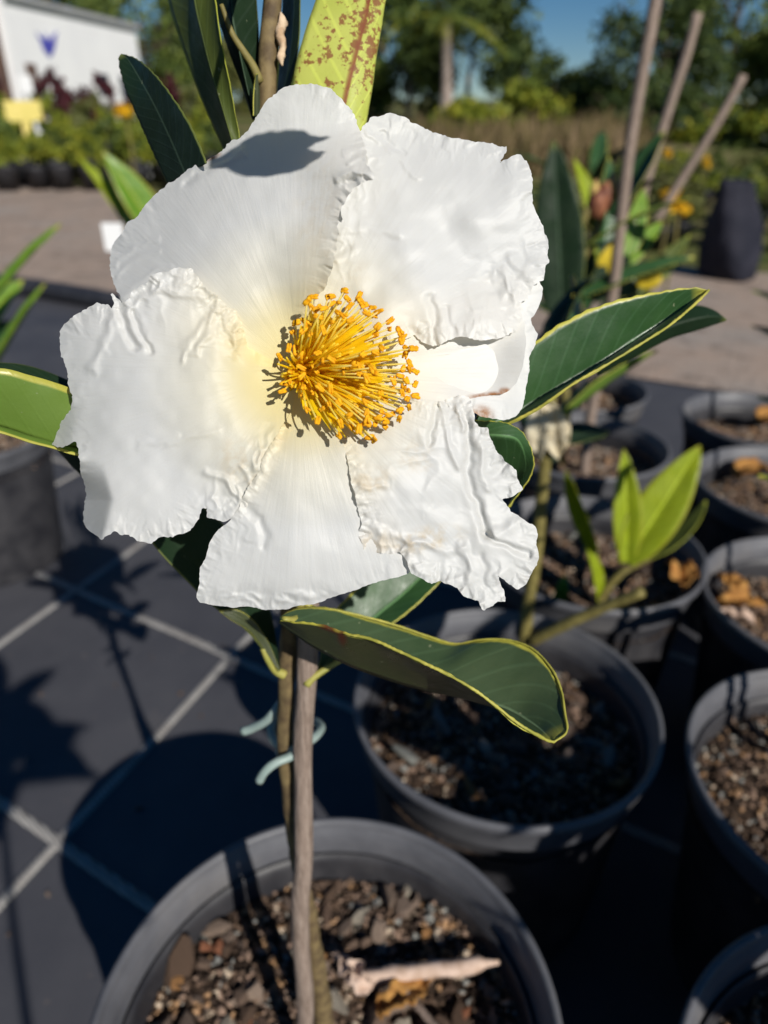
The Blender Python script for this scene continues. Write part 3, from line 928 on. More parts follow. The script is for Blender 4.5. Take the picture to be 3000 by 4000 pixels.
def seg_dist(X, Y, pl):
    d = np.full(X.shape, 1e9)
    for (x0, y0), (x1, y1) in zip(pl[:-1], pl[1:]):
        dx, dy = x1 - x0, y1 - y0
        t_ = np.clip(((X - x0) * dx + (Y - y0) * dy) / (dx * dx + dy * dy), 0, 1)
        d = np.minimum(d, np.hypot(X - x0 - t_ * dx, Y - y0 - t_ * dy))
    return d

def softp(x, k=18.0):
    """smooth positive part"""
    return k * np.logaddexp(0, x / k)

def petal(outline, layer, zf=None, bumps=(), creases=(), crump=(), pleat=2.0, und=6.0, seed=0, jag=1.6, brown=(), tan=(), step=2.4, ruff=1.0):
    O = np.array(outline + [outline[0]], float)
    s = np.r_[0, np.cumsum(np.linalg.norm(np.diff(O, axis=0), axis=1))]
    q = np.arange(0, s[-1], 2.0)
    P = np.stack([np.interp(q, s, O[:, k]) for k in (0, 1)], 1)
    for _ in range(2):
        P = 0.25 * np.roll(P, 1, 0) + 0.5 * P + 0.25 * np.roll(P, -1, 0)
    tg = np.roll(P, -1, 0) - np.roll(P, 1, 0)
    tg /= np.linalg.norm(tg, axis=1)[:, None] + 1e-9
    nr = np.stack([tg[:, 1], -tg[:, 0]], 1)
    fade = sstep(60, 160, np.hypot(P[:, 0] - BX, P[:, 1] - BY))
    P = P + nr * (jag * fade * (0.8 * vnoise(q / 4.5, q * 0, seed) + 1.3 * vnoise(q / 13, q * 0 + 5, seed) + 1.5 * vnoise(q / 37, q * 0 + 9, seed)))[:, None]
    # lattice inside the outline, its border snapped to the outline
    x0, y0 = P.min(0) - step
    x1, y1 = P.max(0) + step
    gx = np.arange(x0, x1 + step, step)
    gy = np.arange(y0, y1 + step, step)
    cx_, cy_ = np.meshgrid(gx[:-1] + step / 2, gy[:-1] + step / 2)
    ins = np.zeros(cx_.shape, bool)
    A_, B_ = P, np.roll(P, -1, 0)
    for (ax, ay), (bx, by) in zip(A_, B_):
        if ay == by:
            continue
        j0 = np.searchsorted(gy[:-1] + step / 2, min(ay, by))
        j1 = np.searchsorted(gy[:-1] + step / 2, max(ay, by))
        if j1 > j0:
            yy = cy_[j0:j1]
            ins[j0:j1] ^= cx_[j0:j1] < ax + (yy - ay) * (bx - ax) / (by - ay)
    jj, ii = np.nonzero(ins)
    nc = len(gx)
    Fq = np.stack([jj * nc + ii, jj * nc + ii + 1, (jj + 1) * nc + ii + 1, (jj + 1) * nc + ii], 1)
    used, inv = np.unique(Fq, return_inverse=True)
    Fq = inv.reshape(-1, 4)
    X = gx[used % nc].copy()
    Y = gy[used // nc].copy()
    cnt = np.bincount(Fq.ravel(), minlength=len(X))
    # nearest outline point: distance to the margin and place along it
    dist = np.empty(len(X))
    near = np.empty(len(X), int)
    for i in range(0, len(X), 4000):
        d2 = (X[i:i + 4000, None] - P[None, :, 0]) ** 2 + (Y[i:i + 4000, None] - P[None, :, 1]) ** 2
        near[i:i + 4000] = d2.argmin(1)
        dist[i:i + 4000] = np.sqrt(d2.min(1))
    bd = cnt < 4
    X[bd], Y[bd] = P[near[bd], 0], P[near[bd], 1]
    dist[bd] = 0
    S = q[near]
    r = np.hypot(X - BX, Y - BY)
    ang = np.arctan2(Y - BY, X - BX)
    Z = 26 * sstep(20, 230, r) - 46 * sstep(200, 640, r)
    Z = Z + layer * 7.0 * sstep(30, 190, r)
    Z = Z + und * (fbm(X / 150, Y / 150, seed + 3, 2) + 0.35 * fbm(X / 60, Y / 60, seed + 4, 2)) * sstep(60, 220, r)
    edge = np.exp(-(dist / 34) ** 2) * sstep(110, 220, r)
    Z = Z + pleat * edge * fbm(S / 26 + 0.8 * fbm(X / 50, Y / 50, seed + 6, 2), dist / 60, seed + 5, 3)
    Z = Z + 0.22 * fbm(ang * 30, r / 170, seed + 9, 3) * sstep(40, 160, r)
    for (cx, cy, sx, sy, rot, amp) in bumps:
        c_, s_ = math.cos(math.radians(rot)), math.sin(math.radians(rot))
        a = ((X - cx) * c_ + (Y - cy) * s_) / sx
        b = (-(X - cx) * s_ + (Y - cy) * c_) / sy
        Z = Z + amp * np.exp(-(a * a + b * b))
    for (pl, wd, amp) in creases:
        d = seg_dist(X + 7 * fbm(X / 34, Y / 34, seed + 21, 2), Y + 7 * fbm(X / 34, Y / 34, seed + 22, 2), pl)
        Z = Z + amp * (np.exp(-(d / wd) ** 2) - 0.35 * np.exp(-(d / (2.6 * wd)) ** 2))
    for cr in crump:
        pl, wd, amp, sc_ = cr[:4]
        d = seg_dist(X, Y, pl)
        w_ = np.exp(-(d / wd) ** 2)
        if len(cr) > 4:         # short pleats running in from the margin
            e_ = S / sc_ + 0.9 * fbm(X / (sc_ * 3), Y / (sc_ * 3), seed + 41, 2)
            Z = Z + amp * w_ * (0.8 * vnoise(e_, dist / (4 * sc_), seed + 43) + 0.5 * vnoise(e_ * 2.1, dist / (3 * sc_), seed + 44)) * np.exp(-(dist / (2.6 * sc_)) ** 2)
        else:                   # irregular soft crumpling
            wx = X + sc_ * 0.7 * fbm(X / sc_ / 1.6, Y / sc_ / 1.6, seed + 31, 2)
            wy = Y + sc_ * 0.7 * fbm(X / sc_ / 1.6, Y / sc_ / 1.6, seed + 32, 2)
            rd = 1 - np.sqrt(0.012 + vnoise(wx / sc_, wy / sc_ * 1.0, seed + 33) ** 2) * 2.2
            Z = Z + amp * w_ * (0.75 * rd + 0.8 * fbm(wx / sc_ * 0.7, wy / sc_ * 0.7, seed + 37, 2))
    if zf is not None:
        Z = Z + zf(X, Y)
    V = at(X, Y, D0 - Z * UPX)
    def blot(L):
        a = np.zeros(X.shape)
        for (cx, cy, sx, sy, rot, amp) in L:
            c_, s_ = math.cos(math.radians(rot)), math.sin(math.radians(rot))
            u_ = ((X - cx) * c_ + (Y - cy) * s_) / sx
            v_ = (-(X - cx) * s_ + (Y - cy) * c_) / sy
            a = np.maximum(a, amp * np.exp(-(u_ * u_ + v_ * v_) ** 2))
        return a
    uv = np.stack([ang / 6.283 + 0.5, r / 560], -1)
    return part('petal', V, Fq, M['petal'], flower, uv=uv,
                attrs={'rad': np.clip(r / 560, 0, 1), 'brown': blot(brown), 'tan': blot(tan)})

# right rear petal, seen past the margins of the others
petal([(645, 802), (900, 640), (1060, 590), (1120, 585), (1160, 598), (1173, 622), (1172, 640), (1164, 665), (1146, 690), (1150, 703), (1162, 721), (1156, 745), (1142, 772), (1143, 801), (1136, 838), (1127, 880), (1114, 899), (1089, 908), (1052, 902), (1010, 890), (850, 840)],
      -3.2, seed=41, und=3, jag=0.9, pleat=1.2, brown=[(1040, 898, 26, 22, 0, 1.0)], bumps=[(1140, 800, 40, 110, 0, -14)])
# right petal, smooth and cream
petal([(645, 802), (760, 700), (900, 660), (1020, 640), (1105, 645), (1132, 690), (1137, 740), (1130, 790), (1117, 825), (1100, 845), (1085, 852), (1062, 853), (1040, 856), (1018, 860), (980, 880), (860, 890)],
      -2.0, seed=42, und=3, jag=0.5, pleat=0.3, bumps=[(1000, 800, 130, 60, 0, -14)],
      zf=lambda X, Y: 34 * sstep(1040, 1160, X) ** 1.5 * sstep(640, 760, Y), brown=[(1056, 855, 48, 8, -6, 1.0), (1090, 848, 14, 11, 0, 1.0)])
# top right petal
petal([(645, 802), (660, 650), (680, 560), (700, 480), (715, 400), (735, 330), (768, 290), (791, 262), (800, 253), (824, 249), (844, 243), (864, 249), (888, 265), (912, 277), (952, 292), (992, 297), (1032, 307), (1076, 315), (1099, 314), (1090, 331), (1079, 352), (1096, 340), (1120, 333), (1136, 344), (1150, 369), (1152, 393), (1149, 421), (1156, 445), (1168, 477), (1180, 517), (1188, 562), (1180, 576), (1176, 590), (1173, 606), (1152, 614), (1148, 641), (1126, 658), (1130, 690), (1112, 715), (1088, 727), (1048, 734), (1028, 737), (996, 729), (968, 732), (954, 744), (940, 749), (916, 741), (896, 722), (860, 740), (800, 790)],
      0.2, seed=43, und=9, pleat=3.0,
      creases=[([(930, 640), (936, 690), (945, 745)], 11, -9), ([(962, 665), (974, 735)], 8, -6), ([(1050, 600), (1084, 660), (1100, 720)], 14, -5), ([(1085, 590), (1120, 650)], 12, 5), ([(1105, 560), (1150, 600)], 12, 5), ([(915, 700), (920, 740)], 8, -4),
               ([(800, 290), (860, 330), (905, 390)], 7, 4), ([(830, 290), (880, 330)], 6, -4), ([(740, 500), (800, 490), (860, 500)], 12, 5), ([(725, 560), (770, 540)], 10, 7)],
      crump=[([(735, 560), (745, 480), (790, 330)], 40, 3, 24), ([(800, 300), (860, 330), (960, 330)], 50, 3.0, 16, 1), ([(900, 720), (1000, 730), (1100, 720)], 60, 5, 22, 1), ([(1050, 640), (1130, 620), (1170, 570)], 45, 3.5, 26)],
      bumps=[(1060, 480, 80, 60, 30, 10), (960, 400, 90, 40, 10, 9), (1020, 560, 120, 70, 20, -10), (870, 480, 90, 80, 0, 8), (1110, 400, 40, 60, 0, 10), (1000, 700, 130, 40, 0, 10)],
      tan=[(760, 590, 60, 30, 0, 0.25)])
# top left petal
petal([(645, 802), (560, 790), (420, 745), (310, 690), (262, 650), (249, 625), (240, 599), (234, 569), (236, 543), (258, 508), (275, 480), (297, 463), (314, 447), (336, 421), (362, 396), (388, 378), (422, 354), (444, 348), (475, 332), (492, 314), (518, 297), (535, 281), (557, 248), (578, 218), (600, 197), (640, 184), (670, 180), (713, 188), (739, 214), (765, 248), (782, 292), (792, 326), (789, 340), (791, 354), (811, 378), (808, 391), (778, 393), (760, 409), (747, 426), (737, 452), (730, 487), (728, 513), (726, 556), (717, 582), (704, 616), (682, 650), (668, 720)],
      1.8, seed=44, und=5, pleat=1.4,
      zf=lambda X, Y: -0.80 * softp(440 - X - 0.35 * (Y - 500), 45) + 0.30 * softp(330 - Y, 30) + 0.75 * softp(X - 610, 35) * (1 - sstep(560, 720, Y)) * sstep(260, 380, Y),
      creases=[([(800, 378), (765, 372), (730, 388)], 7, 9), ([(795, 345), (755, 352)], 6, 6), ([(790, 320), (745, 330)], 6, 4), ([(770, 392), (740, 400)], 5, -7),
               ([(265, 640), (310, 600), (370, 575)], 7, 3), ([(250, 600), (290, 565), (340, 548)], 7, 3), ([(245, 570), (290, 535), (340, 520)], 7, 3), ([(520, 330), (480, 360), (430, 372), (400, 400)], 9, -8)],
      crump=[([(660, 700), (700, 610), (722, 540), (735, 470)], 46, 3.4, 11, 1), ([(770, 280), (780, 330), (750, 420)], 44, 5.0, 14, 1), ([(240, 600), (250, 540), (280, 480)], 70, 4.0, 17, 1)],
      bumps=[(520, 500, 110, 90, 60, 10), (660, 480, 50, 160, 10, -10), (640, 270, 80, 70, 0, 10), (600, 620, 40, 130, -25, -8)],
      brown=[(449, 343, 24, 5, -14, 0.9), (470, 335, 10, 4, -25, 0.6)], tan=[(690, 480, 60, 160, 0, 0.25)])
# left petal
petal([(645, 802), (590, 781), (562, 765), (535, 749), (527, 717), (519, 697), (510, 673), (490, 661), (470, 637), (450, 625), (426, 597), (410, 582), (386, 577), (354, 589), (330, 593), (314, 612), (286, 629), (276, 648), (262, 655), (258, 645), (240, 633), (246, 653), (244, 669), (230, 656), (206, 655), (186, 667), (162, 681), (138, 701), (128, 729), (134, 761), (140, 793), (148, 833), (154, 857), (152, 885), (134, 905), (122, 937), (110, 961), (134, 968), (166, 955), (170, 981), (174, 1025), (186, 1065), (182, 1113), (188, 1141), (220, 1167), (246, 1150), (278, 1157), (302, 1171), (328, 1173), (350, 1159), (382, 1157), (406, 1149), (430, 1121), (438, 1096), (450, 1096), (445, 1117), (482, 1127), (520, 1110), (570, 1060), (610, 990), (640, 900)],
      3.2, seed=45, und=7, pleat=3.0, 
      zf=lambda X, Y: -2.6 * softp(240 - X - 0.25 * np.abs(Y - 1080), 3) * sstep(985, 1075, Y) - 0.5 * softp(235 - X, 22) * (1 - sstep(900, 1100, Y)) - 1.2 * softp(158 - X, 6) * sstep(850, 900, Y) * (1 - sstep(960, 1000, Y)),
      creases=[([(255, 655), (262, 700), (285, 745)], 9, -14), ([(285, 680), (300, 720), (320, 760)], 8, -9), ([(240, 680), (225, 760), (200, 800)], 10, 7), ([(470, 650), (450, 720), (420, 760)], 10, 6), ([(515, 700), (500, 770)], 8, 7),
               ([(445, 690), (400, 740), (395, 780)], 9, 6), ([(360, 960), (410, 945), (470, 930)], 9, 3), ([(440, 1020), (500, 1050), (530, 1090)], 8, 6), ([(520, 1010), (550, 1060)], 7, 6), ([(300, 960), (380, 940)], 9, 3)],
      crump=[([(300, 640), (380, 620), (440, 660), (490, 720)], 55, 7.0, 34), ([(320, 600), (400, 590), (460, 640), (520, 720)], 30, 4.0, 17), ([(290, 640), (400, 585), (520, 700)], 50, 5, 15, 1), ([(470, 1080), (540, 1040), (590, 960)], 40, 4.5, 26), ([(150, 700), (230, 660)], 50, 4.0, 20, 1), ([(220, 1160), (330, 1165), (430, 1110)], 60, 4.5, 17, 1)],
      bumps=[(400, 860, 150, 110, 0, 14), (330, 1080, 120, 60, 0, 8), (560, 820, 40, 60, 0, -6), (410, 610, 110, 40, 20, 10)],
      tan=[(530, 1000, 60, 45, 40, 0.8), (500, 690, 30, 80, 0, 0.25)])
# bottom petal
petal([(645, 802), (632, 880), (620, 905), (607, 921), (594, 945), (577, 971), (565, 990), (562, 1013), (554, 1028), (537, 1051), (524, 1075), (514, 1098), (494, 1125), (475, 1141), (454, 1171), (444, 1205), (431, 1225), (429, 1261), (425, 1290), (432, 1301), (464, 1308), (507, 1311), (544, 1311), (570, 1318), (614, 1318), (640, 1311), (680, 1305), (720, 1291), (787, 1268), (854, 1246), (884, 1238), (890, 1190), (830, 1060), (765, 950), (700, 860)],
      3.8, seed=46, und=4, jag=0.9, pleat=1.8,
      creases=[([(520, 1090), (560, 1120), (570, 1180)], 12, -7), ([(600, 1290), (650, 1290), (700, 1285)], 9, 5), ([(500, 1290), (560, 1295)], 8, 4), ([(600, 930), (580, 1000), (548, 1050)], 8, 5)],
      crump=[([(600, 940), (560, 1020), (510, 1110), (445, 1200), (428, 1290)], 50, 3.2, 8, 1), ([(480, 1290), (600, 1300), (700, 1285)], 22, 3.2, 24), ([(470, 1170), (520, 1150)], 45, 2.2, 26)],
      bumps=[(640, 1090, 60, 220, 5, 10), (700, 1200, 120, 60, 0, 6)], tan=[(590, 950, 40, 30, 0, 0.3)],
      zf=lambda X, Y: -0.5 * softp(Y - 1270, 12))
# lower right petal
petal([(645, 802), (690, 860), (730, 920), (743, 957), (748, 979), (753, 1009), (757, 1031), (764, 1053), (770, 1086), (775, 1112), (783, 1130), (774, 1157), (782, 1174), (787, 1192), (799, 1181), (811, 1192), (843, 1199), (865, 1192), (880, 1214), (888, 1240), (902, 1247), (931, 1262), (950, 1256), (990, 1271), (1001, 1287), (1019, 1295), (1034, 1298), (1040, 1315), (1047, 1321), (1053, 1311), (1067, 1307), (1075, 1298), (1092, 1300), (1088, 1276), (1082, 1262), (1076, 1243), (1093, 1258), (1118, 1271), (1140, 1263), (1151, 1236), (1159, 1214), (1164, 1196), (1158, 1174), (1160, 1141), (1140, 1126), (1104, 1104), (1084, 1078), (1104, 1073), (1134, 1058), (1126, 1045), (1116, 1031), (1115, 1016), (1093, 998), (1071, 972), (1060, 950), (1052, 923), (1034, 924), (1025, 910), (1021, 888), (1014, 862), (1003, 853), (984, 855), (957, 864), (942, 868), (880, 850), (760, 812)],
      4.7, seed=47, und=7, jag=1.1, pleat=4.2, 
      zf=lambda X, Y: -10 * sstep(900, 840, Y) * sstep(800, 950, X),
      creases=[([(1008, 900), (1018, 960), (1012, 1020), (1030, 1090), (1048, 1155)], 11, -17), ([(1048, 1155), (1090, 1178), (1140, 1200)], 9, -12), ([(1075, 1150), (1130, 1120)], 14, 7), ([(1040, 950), (1045, 1010), (1055, 1060)], 10, 10), ([(940, 880), (930, 920), (928, 955)], 7, -9),
               ([(955, 880), (962, 940), (990, 1010)], 8, 7), ([(985, 870), (1000, 930)], 7, 8), ([(1000, 1180), (1020, 1250)], 10, 8), ([(900, 1170), (960, 1190), (1005, 1180)], 9, 6), ([(1035, 1200), (1060, 1290)], 9, -6), ([(800, 1130), (850, 1160), (930, 1180)], 8, 5), ([(780, 1060), (830, 1050)], 7, 5)],
      crump=[([(770, 1080), (790, 1170), (860, 1190), (930, 1250), (1030, 1290)], 36, 4.5, 24), ([(770, 1080), (790, 1170), (860, 1190), (930, 1250), (1030, 1290), (1150, 1230)], 50, 5.5, 13, 1), ([(960, 870), (1040, 960), (1110, 1040)], 42, 4.5, 30), ([(960, 870), (1040, 940), (1120, 1030)], 50, 5.5, 12, 1), ([(750, 980), (775, 1090)], 40, 3.5, 12, 1), ([(880, 1000), (930, 1100)], 90, 2.0, 45)],
      bumps=[(880, 1050, 90, 90, 0, 12), (1130, 1160, 50, 60, 0, 10), (1040, 1250, 40, 60, 0, 8)],
      tan=[(920, 1165, 80, 26, -10, 0.9), (800, 1040, 50, 30, -20, 0.7), (810, 1180, 40, 40, 0, 0.6), (900, 985, 40, 40, 0, 0.5)])

# stamens
AN = [(715, 280), (460, 333), (415, 370), (445, 410), (495, 425), (545, 425), (580, 333), (620, 325), (615, 385), (675, 380), (740, 345), (835, 325), (850, 370), (755, 410), (660, 455), (703, 480), (880, 400), (895, 460), (945, 420), (995, 450), (965, 485), (763, 520), (605, 543), (545, 600), (440, 630), (395, 530), (450, 552), (322, 540), (300, 620), (385, 600), (500, 490), (1085, 525), (1080, 590), (985, 570), (970, 640), (1160, 605), (1190, 650), (1180, 690), (1215, 755), (1275, 750), (1215, 785), (1015, 740), (970, 780), (870, 795), (495, 790), (265, 750), (320, 765), (360, 810), (190, 815), (535, 855), (610, 835), (365, 903), (375, 970), (275, 940), (480, 918), (715, 930), (785, 885), (840, 890), (900, 890), (935, 905), (830, 955), (895, 990), (965, 950), (1245, 870), (1245, 915), (1195, 915), (1290, 935), (1170, 970), (1115, 1010), (1220, 1010), (1290, 1040), (1195, 1070), (1115, 1095), (1010, 1120), (1050, 1160), (1230, 1095), (1185, 1110), (1225, 1155), (1290, 1135), (1240, 1225), (1170, 1245), (1160, 1315), (215, 1095), (275, 1025), (230, 1030), (385, 1140), (385, 1060), (475, 1100), (520, 1070), (605, 1070), (600, 1130), (670, 1185), (600, 1215), (535, 1240), (410, 1240), (885, 1180), (805, 1250), (755, 1290), (895, 1280), (900, 1320), (1020, 1260), (990, 1310), (970, 1350), (1085, 1285), (1055, 1340), (1050, 1385), (895, 1360), (835, 1400), (500, 1335), (685, 1360), (775, 1385), (670, 1455), (920, 1470), (960, 1490)]
rs = np.random.RandomState(5)

def anther_shape(c, dirv, nrm, L, W):
    """two plump pollen lobes side by side, slightly bent"""
    d = dirv / np.linalg.norm(dirv)
    s_ = np.cross(d, nrm)
    s_ /= np.linalg.norm(s_)
    n_ = np.cross(s_, d)
    out = []
    bend = rs.normal() * 0.25
    for sg in (-1, 1):
        u = np.linspace(-1, 1, 6)
        P = c + d * (u * L / 2)[:, None] + s_ * (sg * W * 0.19 + 0 * u)[:, None] + n_ * (bend * L * 0.4 * (u ** 2))[:, None] + s_ * (rs.normal() * 0.15 * W * u)[:, None]
        R = W * 0.33 * np.array([0.35, 0.95, 1.0, 0.85, 1.0, 0.45]) * rs.uniform(0.75, 1.25, 6)
        out.append(tube(P, R, 6))
    return joinm(out)

def filament(b, ctrl, tip, r0, r1, ns=5, n=12):
    t_ = np.linspace(0, 1, n)[:, None]
    P = b * (1 - t_) ** 2 + 2 * ctrl * t_ * (1 - t_) + tip * t_ ** 2
    V, Fc = tube(P, np.linspace(r0, r1, n), ns)
    return V, Fc, np.repeat(np.linspace(0, 1, n), ns)

for i, (ax, ay) in enumerate(AN):
    X, Y = 553 + 0.2667 * ax, 553 + 0.2667 * ay
    dx, dy = X - (BX + 8), Y - BY
    v = math.hypot(dx, dy)
    h = 62 + 60 * math.exp(-((v - 120) / 80) ** 2) + rs.uniform(-18, 18)
    if X < 640:
        h = min(h, 55 + rs.uniform(0, 25))
    th = math.atan2(dy, dx) + rs.normal() * 0.35
    rb = rs.uniform(6, 30)
    bx_, by_ = BX + 6 + math.cos(th) * rb, BY + math.sin(th) * rb
    tip = at(X, Y, D0 - (h + 16) * UPX)
    b = at(bx_, by_, D0 - rs.uniform(4, 14) * UPX)
    cf = 0.45
    ctrl = at(bx_ + (X - bx_) * cf, by_ + (Y - by_) * cf, D0 - (h * 0.95 + 20) * UPX) + rs.normal(size=3) * 0.0006
    V1, F1, a1 = filament(b, ctrl, tip, 0.00036, 0.00024)
    dirv = rs.normal(size=3) * 0.8 + RT * math.cos(th + 1.0) - UP * math.sin(th + 1.0)
    V2, F2 = anther_shape(tip, dirv, FW, rs.uniform(0.0022, 0.0032), rs.uniform(0.0013, 0.0018))
    V, Fc = joinm([(V1, F1), (V2, F2)])
    part('stamen', V, Fc, [M['filament'], M['anther']], flower, attrs={'len': np.r_[a1, np.ones(len(V2))]}, midx=[0] * len(F1) + [1] * len(F2))
tv = []
for j, rr in enumerate(np.linspace(0, 1, 14)):
    for th in np.linspace(-1.75, 1.75, 150):
        lim = 142 + 22 * math.cos(th * 1.1) + 16 * float(vnoise(th * 26, 1, 3)) + 14 * float(vnoise(th * 60, 2, 3))
        if abs(th) > 1.2:
            lim *= max(0.25, 1 - (abs(th) - 1.2) * 1.3)
        v = 12 + (lim - 12) * rr
        hz = 26 + 72 * (v / 150) ** 0.8 + 2.2 * float(vnoise(th * 45, rr * 2, 6)) + 6 * float(vnoise(th * 7, rr, 7)) * rr
        tv.append(at(BX + v * math.cos(th - 0.08), BY + v * math.sin(th - 0.08) * 0.92, D0 - hz * UPX))
part('stamen_tube', tv, grid_faces(14, 150), M['tube'], flower, attrs={'len': np.repeat(np.linspace(0, 0.55, 14), 150)})
for i in range(170):
    th = rs.uniform(-1.0, 1.15) if i % 5 else rs.uniform(-3.1, 3.1)
    v = rs.uniform(60, 225) if abs(th) < 1.2 else rs.uniform(25, 60)
    X, Y = BX + 8 + v * math.cos(th), BY + v * math.sin(th) * 0.85
    h = 58 + 44 * rs.rand()
    b = at(BX + 6 + 26 * rs.normal() * 0.6, BY + 26 * rs.normal() * 0.6, D0 - 4 * UPX)
    tip = at(X, Y, D0 - (h + 16) * UPX)
    ctrl = at(BX + (X - BX) * 0.5, BY + (Y - BY) * 0.5, D0 - (h * 0.75 + 10) * UPX) + rs.normal(size=3) * 0.0005
    V1, F1, a1 = filament(b, ctrl, tip, 0.00040, 0.00028)
    part('filament', V1, F1, M['filament'], flower, attrs={'len': a1 * 0.6})

# ------------------------------------------------------------------ stake and tie
sb = at_z(640, 2330, ZS)
st_top = at_y(656, 1060, 0.232)
u = np.linspace(0, 1, 70)[:, None]
Pst = sb + np.array([0, 0, -0.09]) + (st_top - sb + np.array([0, 0, 0.09])) * u
Pst[:, 0] += 0.0012 * np.sin(u[:, 0] * 9) + 0.0008 * np.sin(u[:, 0] * 23)
V, Fc = tube(Pst, np.linspace(0.0052, 0.0040, 70), 16, lump=0.10, seed=3)
tag(part('garden_stake', V, Fc, M['stake']), 'weathered grey brown wooden stake beside the stem under the white flower', 'stake')
L = [(524, 1580, .335), (548, 1572, .333), (575, 1556, .329), (597, 1532, .326), (606, 1520, .334), (596, 1535, .348), (586, 1565, .345), (588, 1592, .338), (606, 1612, .330), (630, 1617, .325), (655, 1608, .323), (682, 1590, .330), (694, 1572, .340), (684, 1560, .350), (668, 1558, .358), (640, 1580, .362),
     (612, 1610, .352), (606, 1626, .335), (640, 1622, .322), (660, 1612, .3215), (628, 1634, .320), (595, 1648, .318), (572, 1668, .318), (560, 1688, .320)]
V, Fc = tube(crom(px(L), 130), 0.0021, 10, lump=0.12, seed=6)
tag(part('plant_tie', V, Fc, M['tie']), 'pale green soft plastic tie looped round the stem and stake', 'plant tie')

# ------------------------------------------------------------------ things lying in the pots
a, b = at_z(745, 2118, ZS + 0.012), at_z(1078, 2078, ZS + 0.016)
u = np.linspace(0, 1, 24)[:, None]
V, Fc = tube(a + (b - a) * u, np.interp(u[:, 0], [0, 0.05, 0.85, 0.9, 1], [0.003, 0.0055, 0.0062, 0.0028, 0.0014]), 7, lump=0.25, seed=2)
tag(part('wood_splinter', V, Fc, M['splinter']), 'pale split piece of wood lying on the mix beside the stake', 'wood splinter')
a, b = at_z(830, 2090, ZS + 0.01), at_z(950, 2230, ZS + 0.012)
V, Fc = tube(a + (b - a) * u, np.linspace(0.0032, 0.0024, 24), 7, lump=0.25, seed=5)
tag(part('dead_twig', V, Fc, M['stake']), 'short grey brown twig crossing under the pale splinter', 'twig')

def dry_leaf(c, ang, L, W, label, m='litter', tilt=0.3):
    W = W * .8
    d = np.array([math.cos(ang), math.sin(ang), tilt])
    o = leaf_free(c, d, L, W, (0, 0, 1), M[m], None, curl=0.3, fold=1.1, name='dry_leaf', seed=int(L * 9999), wav=0.007)
    tag(o, label, 'dry leaf')

DL = 'curled orange dry leaf on the rim between two pots'
dry_leaf(at_z(820, 2200, ZS + .008), 0.6, 0.040, 0.022, 'curled orange dry leaf below the pale splinter')
dry_leaf(at_z(800, 2140, ZS + .012), 2.4, 0.034, 0.014, 'brown twisted dry leaf across the end of the splinter', 'splinter')
dry_leaf(at_z(1475, 1275, 0.262), 1.3, 0.085, 0.035, 'orange dry leaf hanging over the rim beside the lime shoot', tilt=0.1)
dry_leaf(at_z(1555, 1310, ZS + .012), 0.2, 0.06, 0.028, 'longer orange dry leaf lying in a pot of chip mix', tilt=.15)
dry_leaf(at_z(1600, 1290, ZS + .014), 1.9, 0.045, 0.03, 'short orange dry leaf lying across the longer one', tilt=.4)
dry_leaf(at_z(1630, 1345, ZS + .012), 2.7, 0.05, 0.02, 'narrow brown dry leaf near the pot wall by the orange ones', 'splinter', tilt=.2)
dry_leaf(at_z(1590, 1035, ZS + .015), 0.4, 0.08, 0.05, 'orange dry leaf in the second pot from the gravel path')
dry_leaf(at_z(1640, 920, ZS + .015), 0.4, 0.08, 0.06, 'reddish dry leaf in the end pot nearest the gravel path')

# ------------------------------------------------------------------ the neighbouring plants
def stake(base, top, r, label, m='stake'):
    base, top = np.array(base), np.array(top)
    u = np.linspace(-0.05, 1, 40)[:, None]
    P = base + (top - base) * u
    P[:, 0] += 0.003 * np.sin(u[:, 0] * 11 + r * 999)
    V, Fc = tube(P, np.linspace(r, r * 0.82, 40), 10, lump=0.10, seed=int(r * 1e5))
    return tag(part('garden_stake', V, Fc, M[m]), label, 'stake')

def twig(pts, r0, r1, parent, m='stem_young', name='stem', n=26):
    V, Fc = tube(crom(pts, n), np.linspace(r0, r1, n), 9, lump=0.08, seed=len(pts))
    return part(name, V, Fc, M[m], parent)

def dirpx(a, b, Y0, Y1):
    A, B = at_y(*a, Y0), at_y(*b, Y1)
    return A, B - A, np.linalg.norm(B - A)

def leaf_px(a, b, Y0, Y1, w, m, parent, upv=(0, -0.4, 1), **kw):
    A, d, L = dirpx(a, b, Y0, Y1)
    return leaf_free(A, d, L, w, upv, M[m], parent, **kw)

# plant in the pot behind, with the wilted flower
b2 = at_z(1132, 1405, ZS)
Y2 = b2[1]
q2 = empty('shrub_seedling', b2, 'thin stemmed shrub with a wilted cream flower', 'shrub')
twig([b2 + np.array([0, 0, -0.02])] + [at_y(x, y, Y2) for x, y in [(1132, 1390), (1142, 1300), (1158, 1200), (1170, 1080), (1180, 975), (1190, 860), (1205, 740)]], 0.0075, 0.005, q2)
twig([at_y(1148, 1385, Y2 - .01), at_y(1230, 1345, Y2 - .03), at_y(1290, 1318, Y2 - .04), at_y(1388, 1278, Y2 - .06)], 0.0065, 0.0055, q2, name='branch')
wf = part('flower', *lathe([(0.0, 0), (0.006, 0.002), (0.008, 0.008), (0.005, 0.014), (0, 0.016)], 14), M['wilt'], None)
wf.parent = q2
wf.location = Vector(tuple(at_y(1180, 905, Y2 - .012))) - q2.location
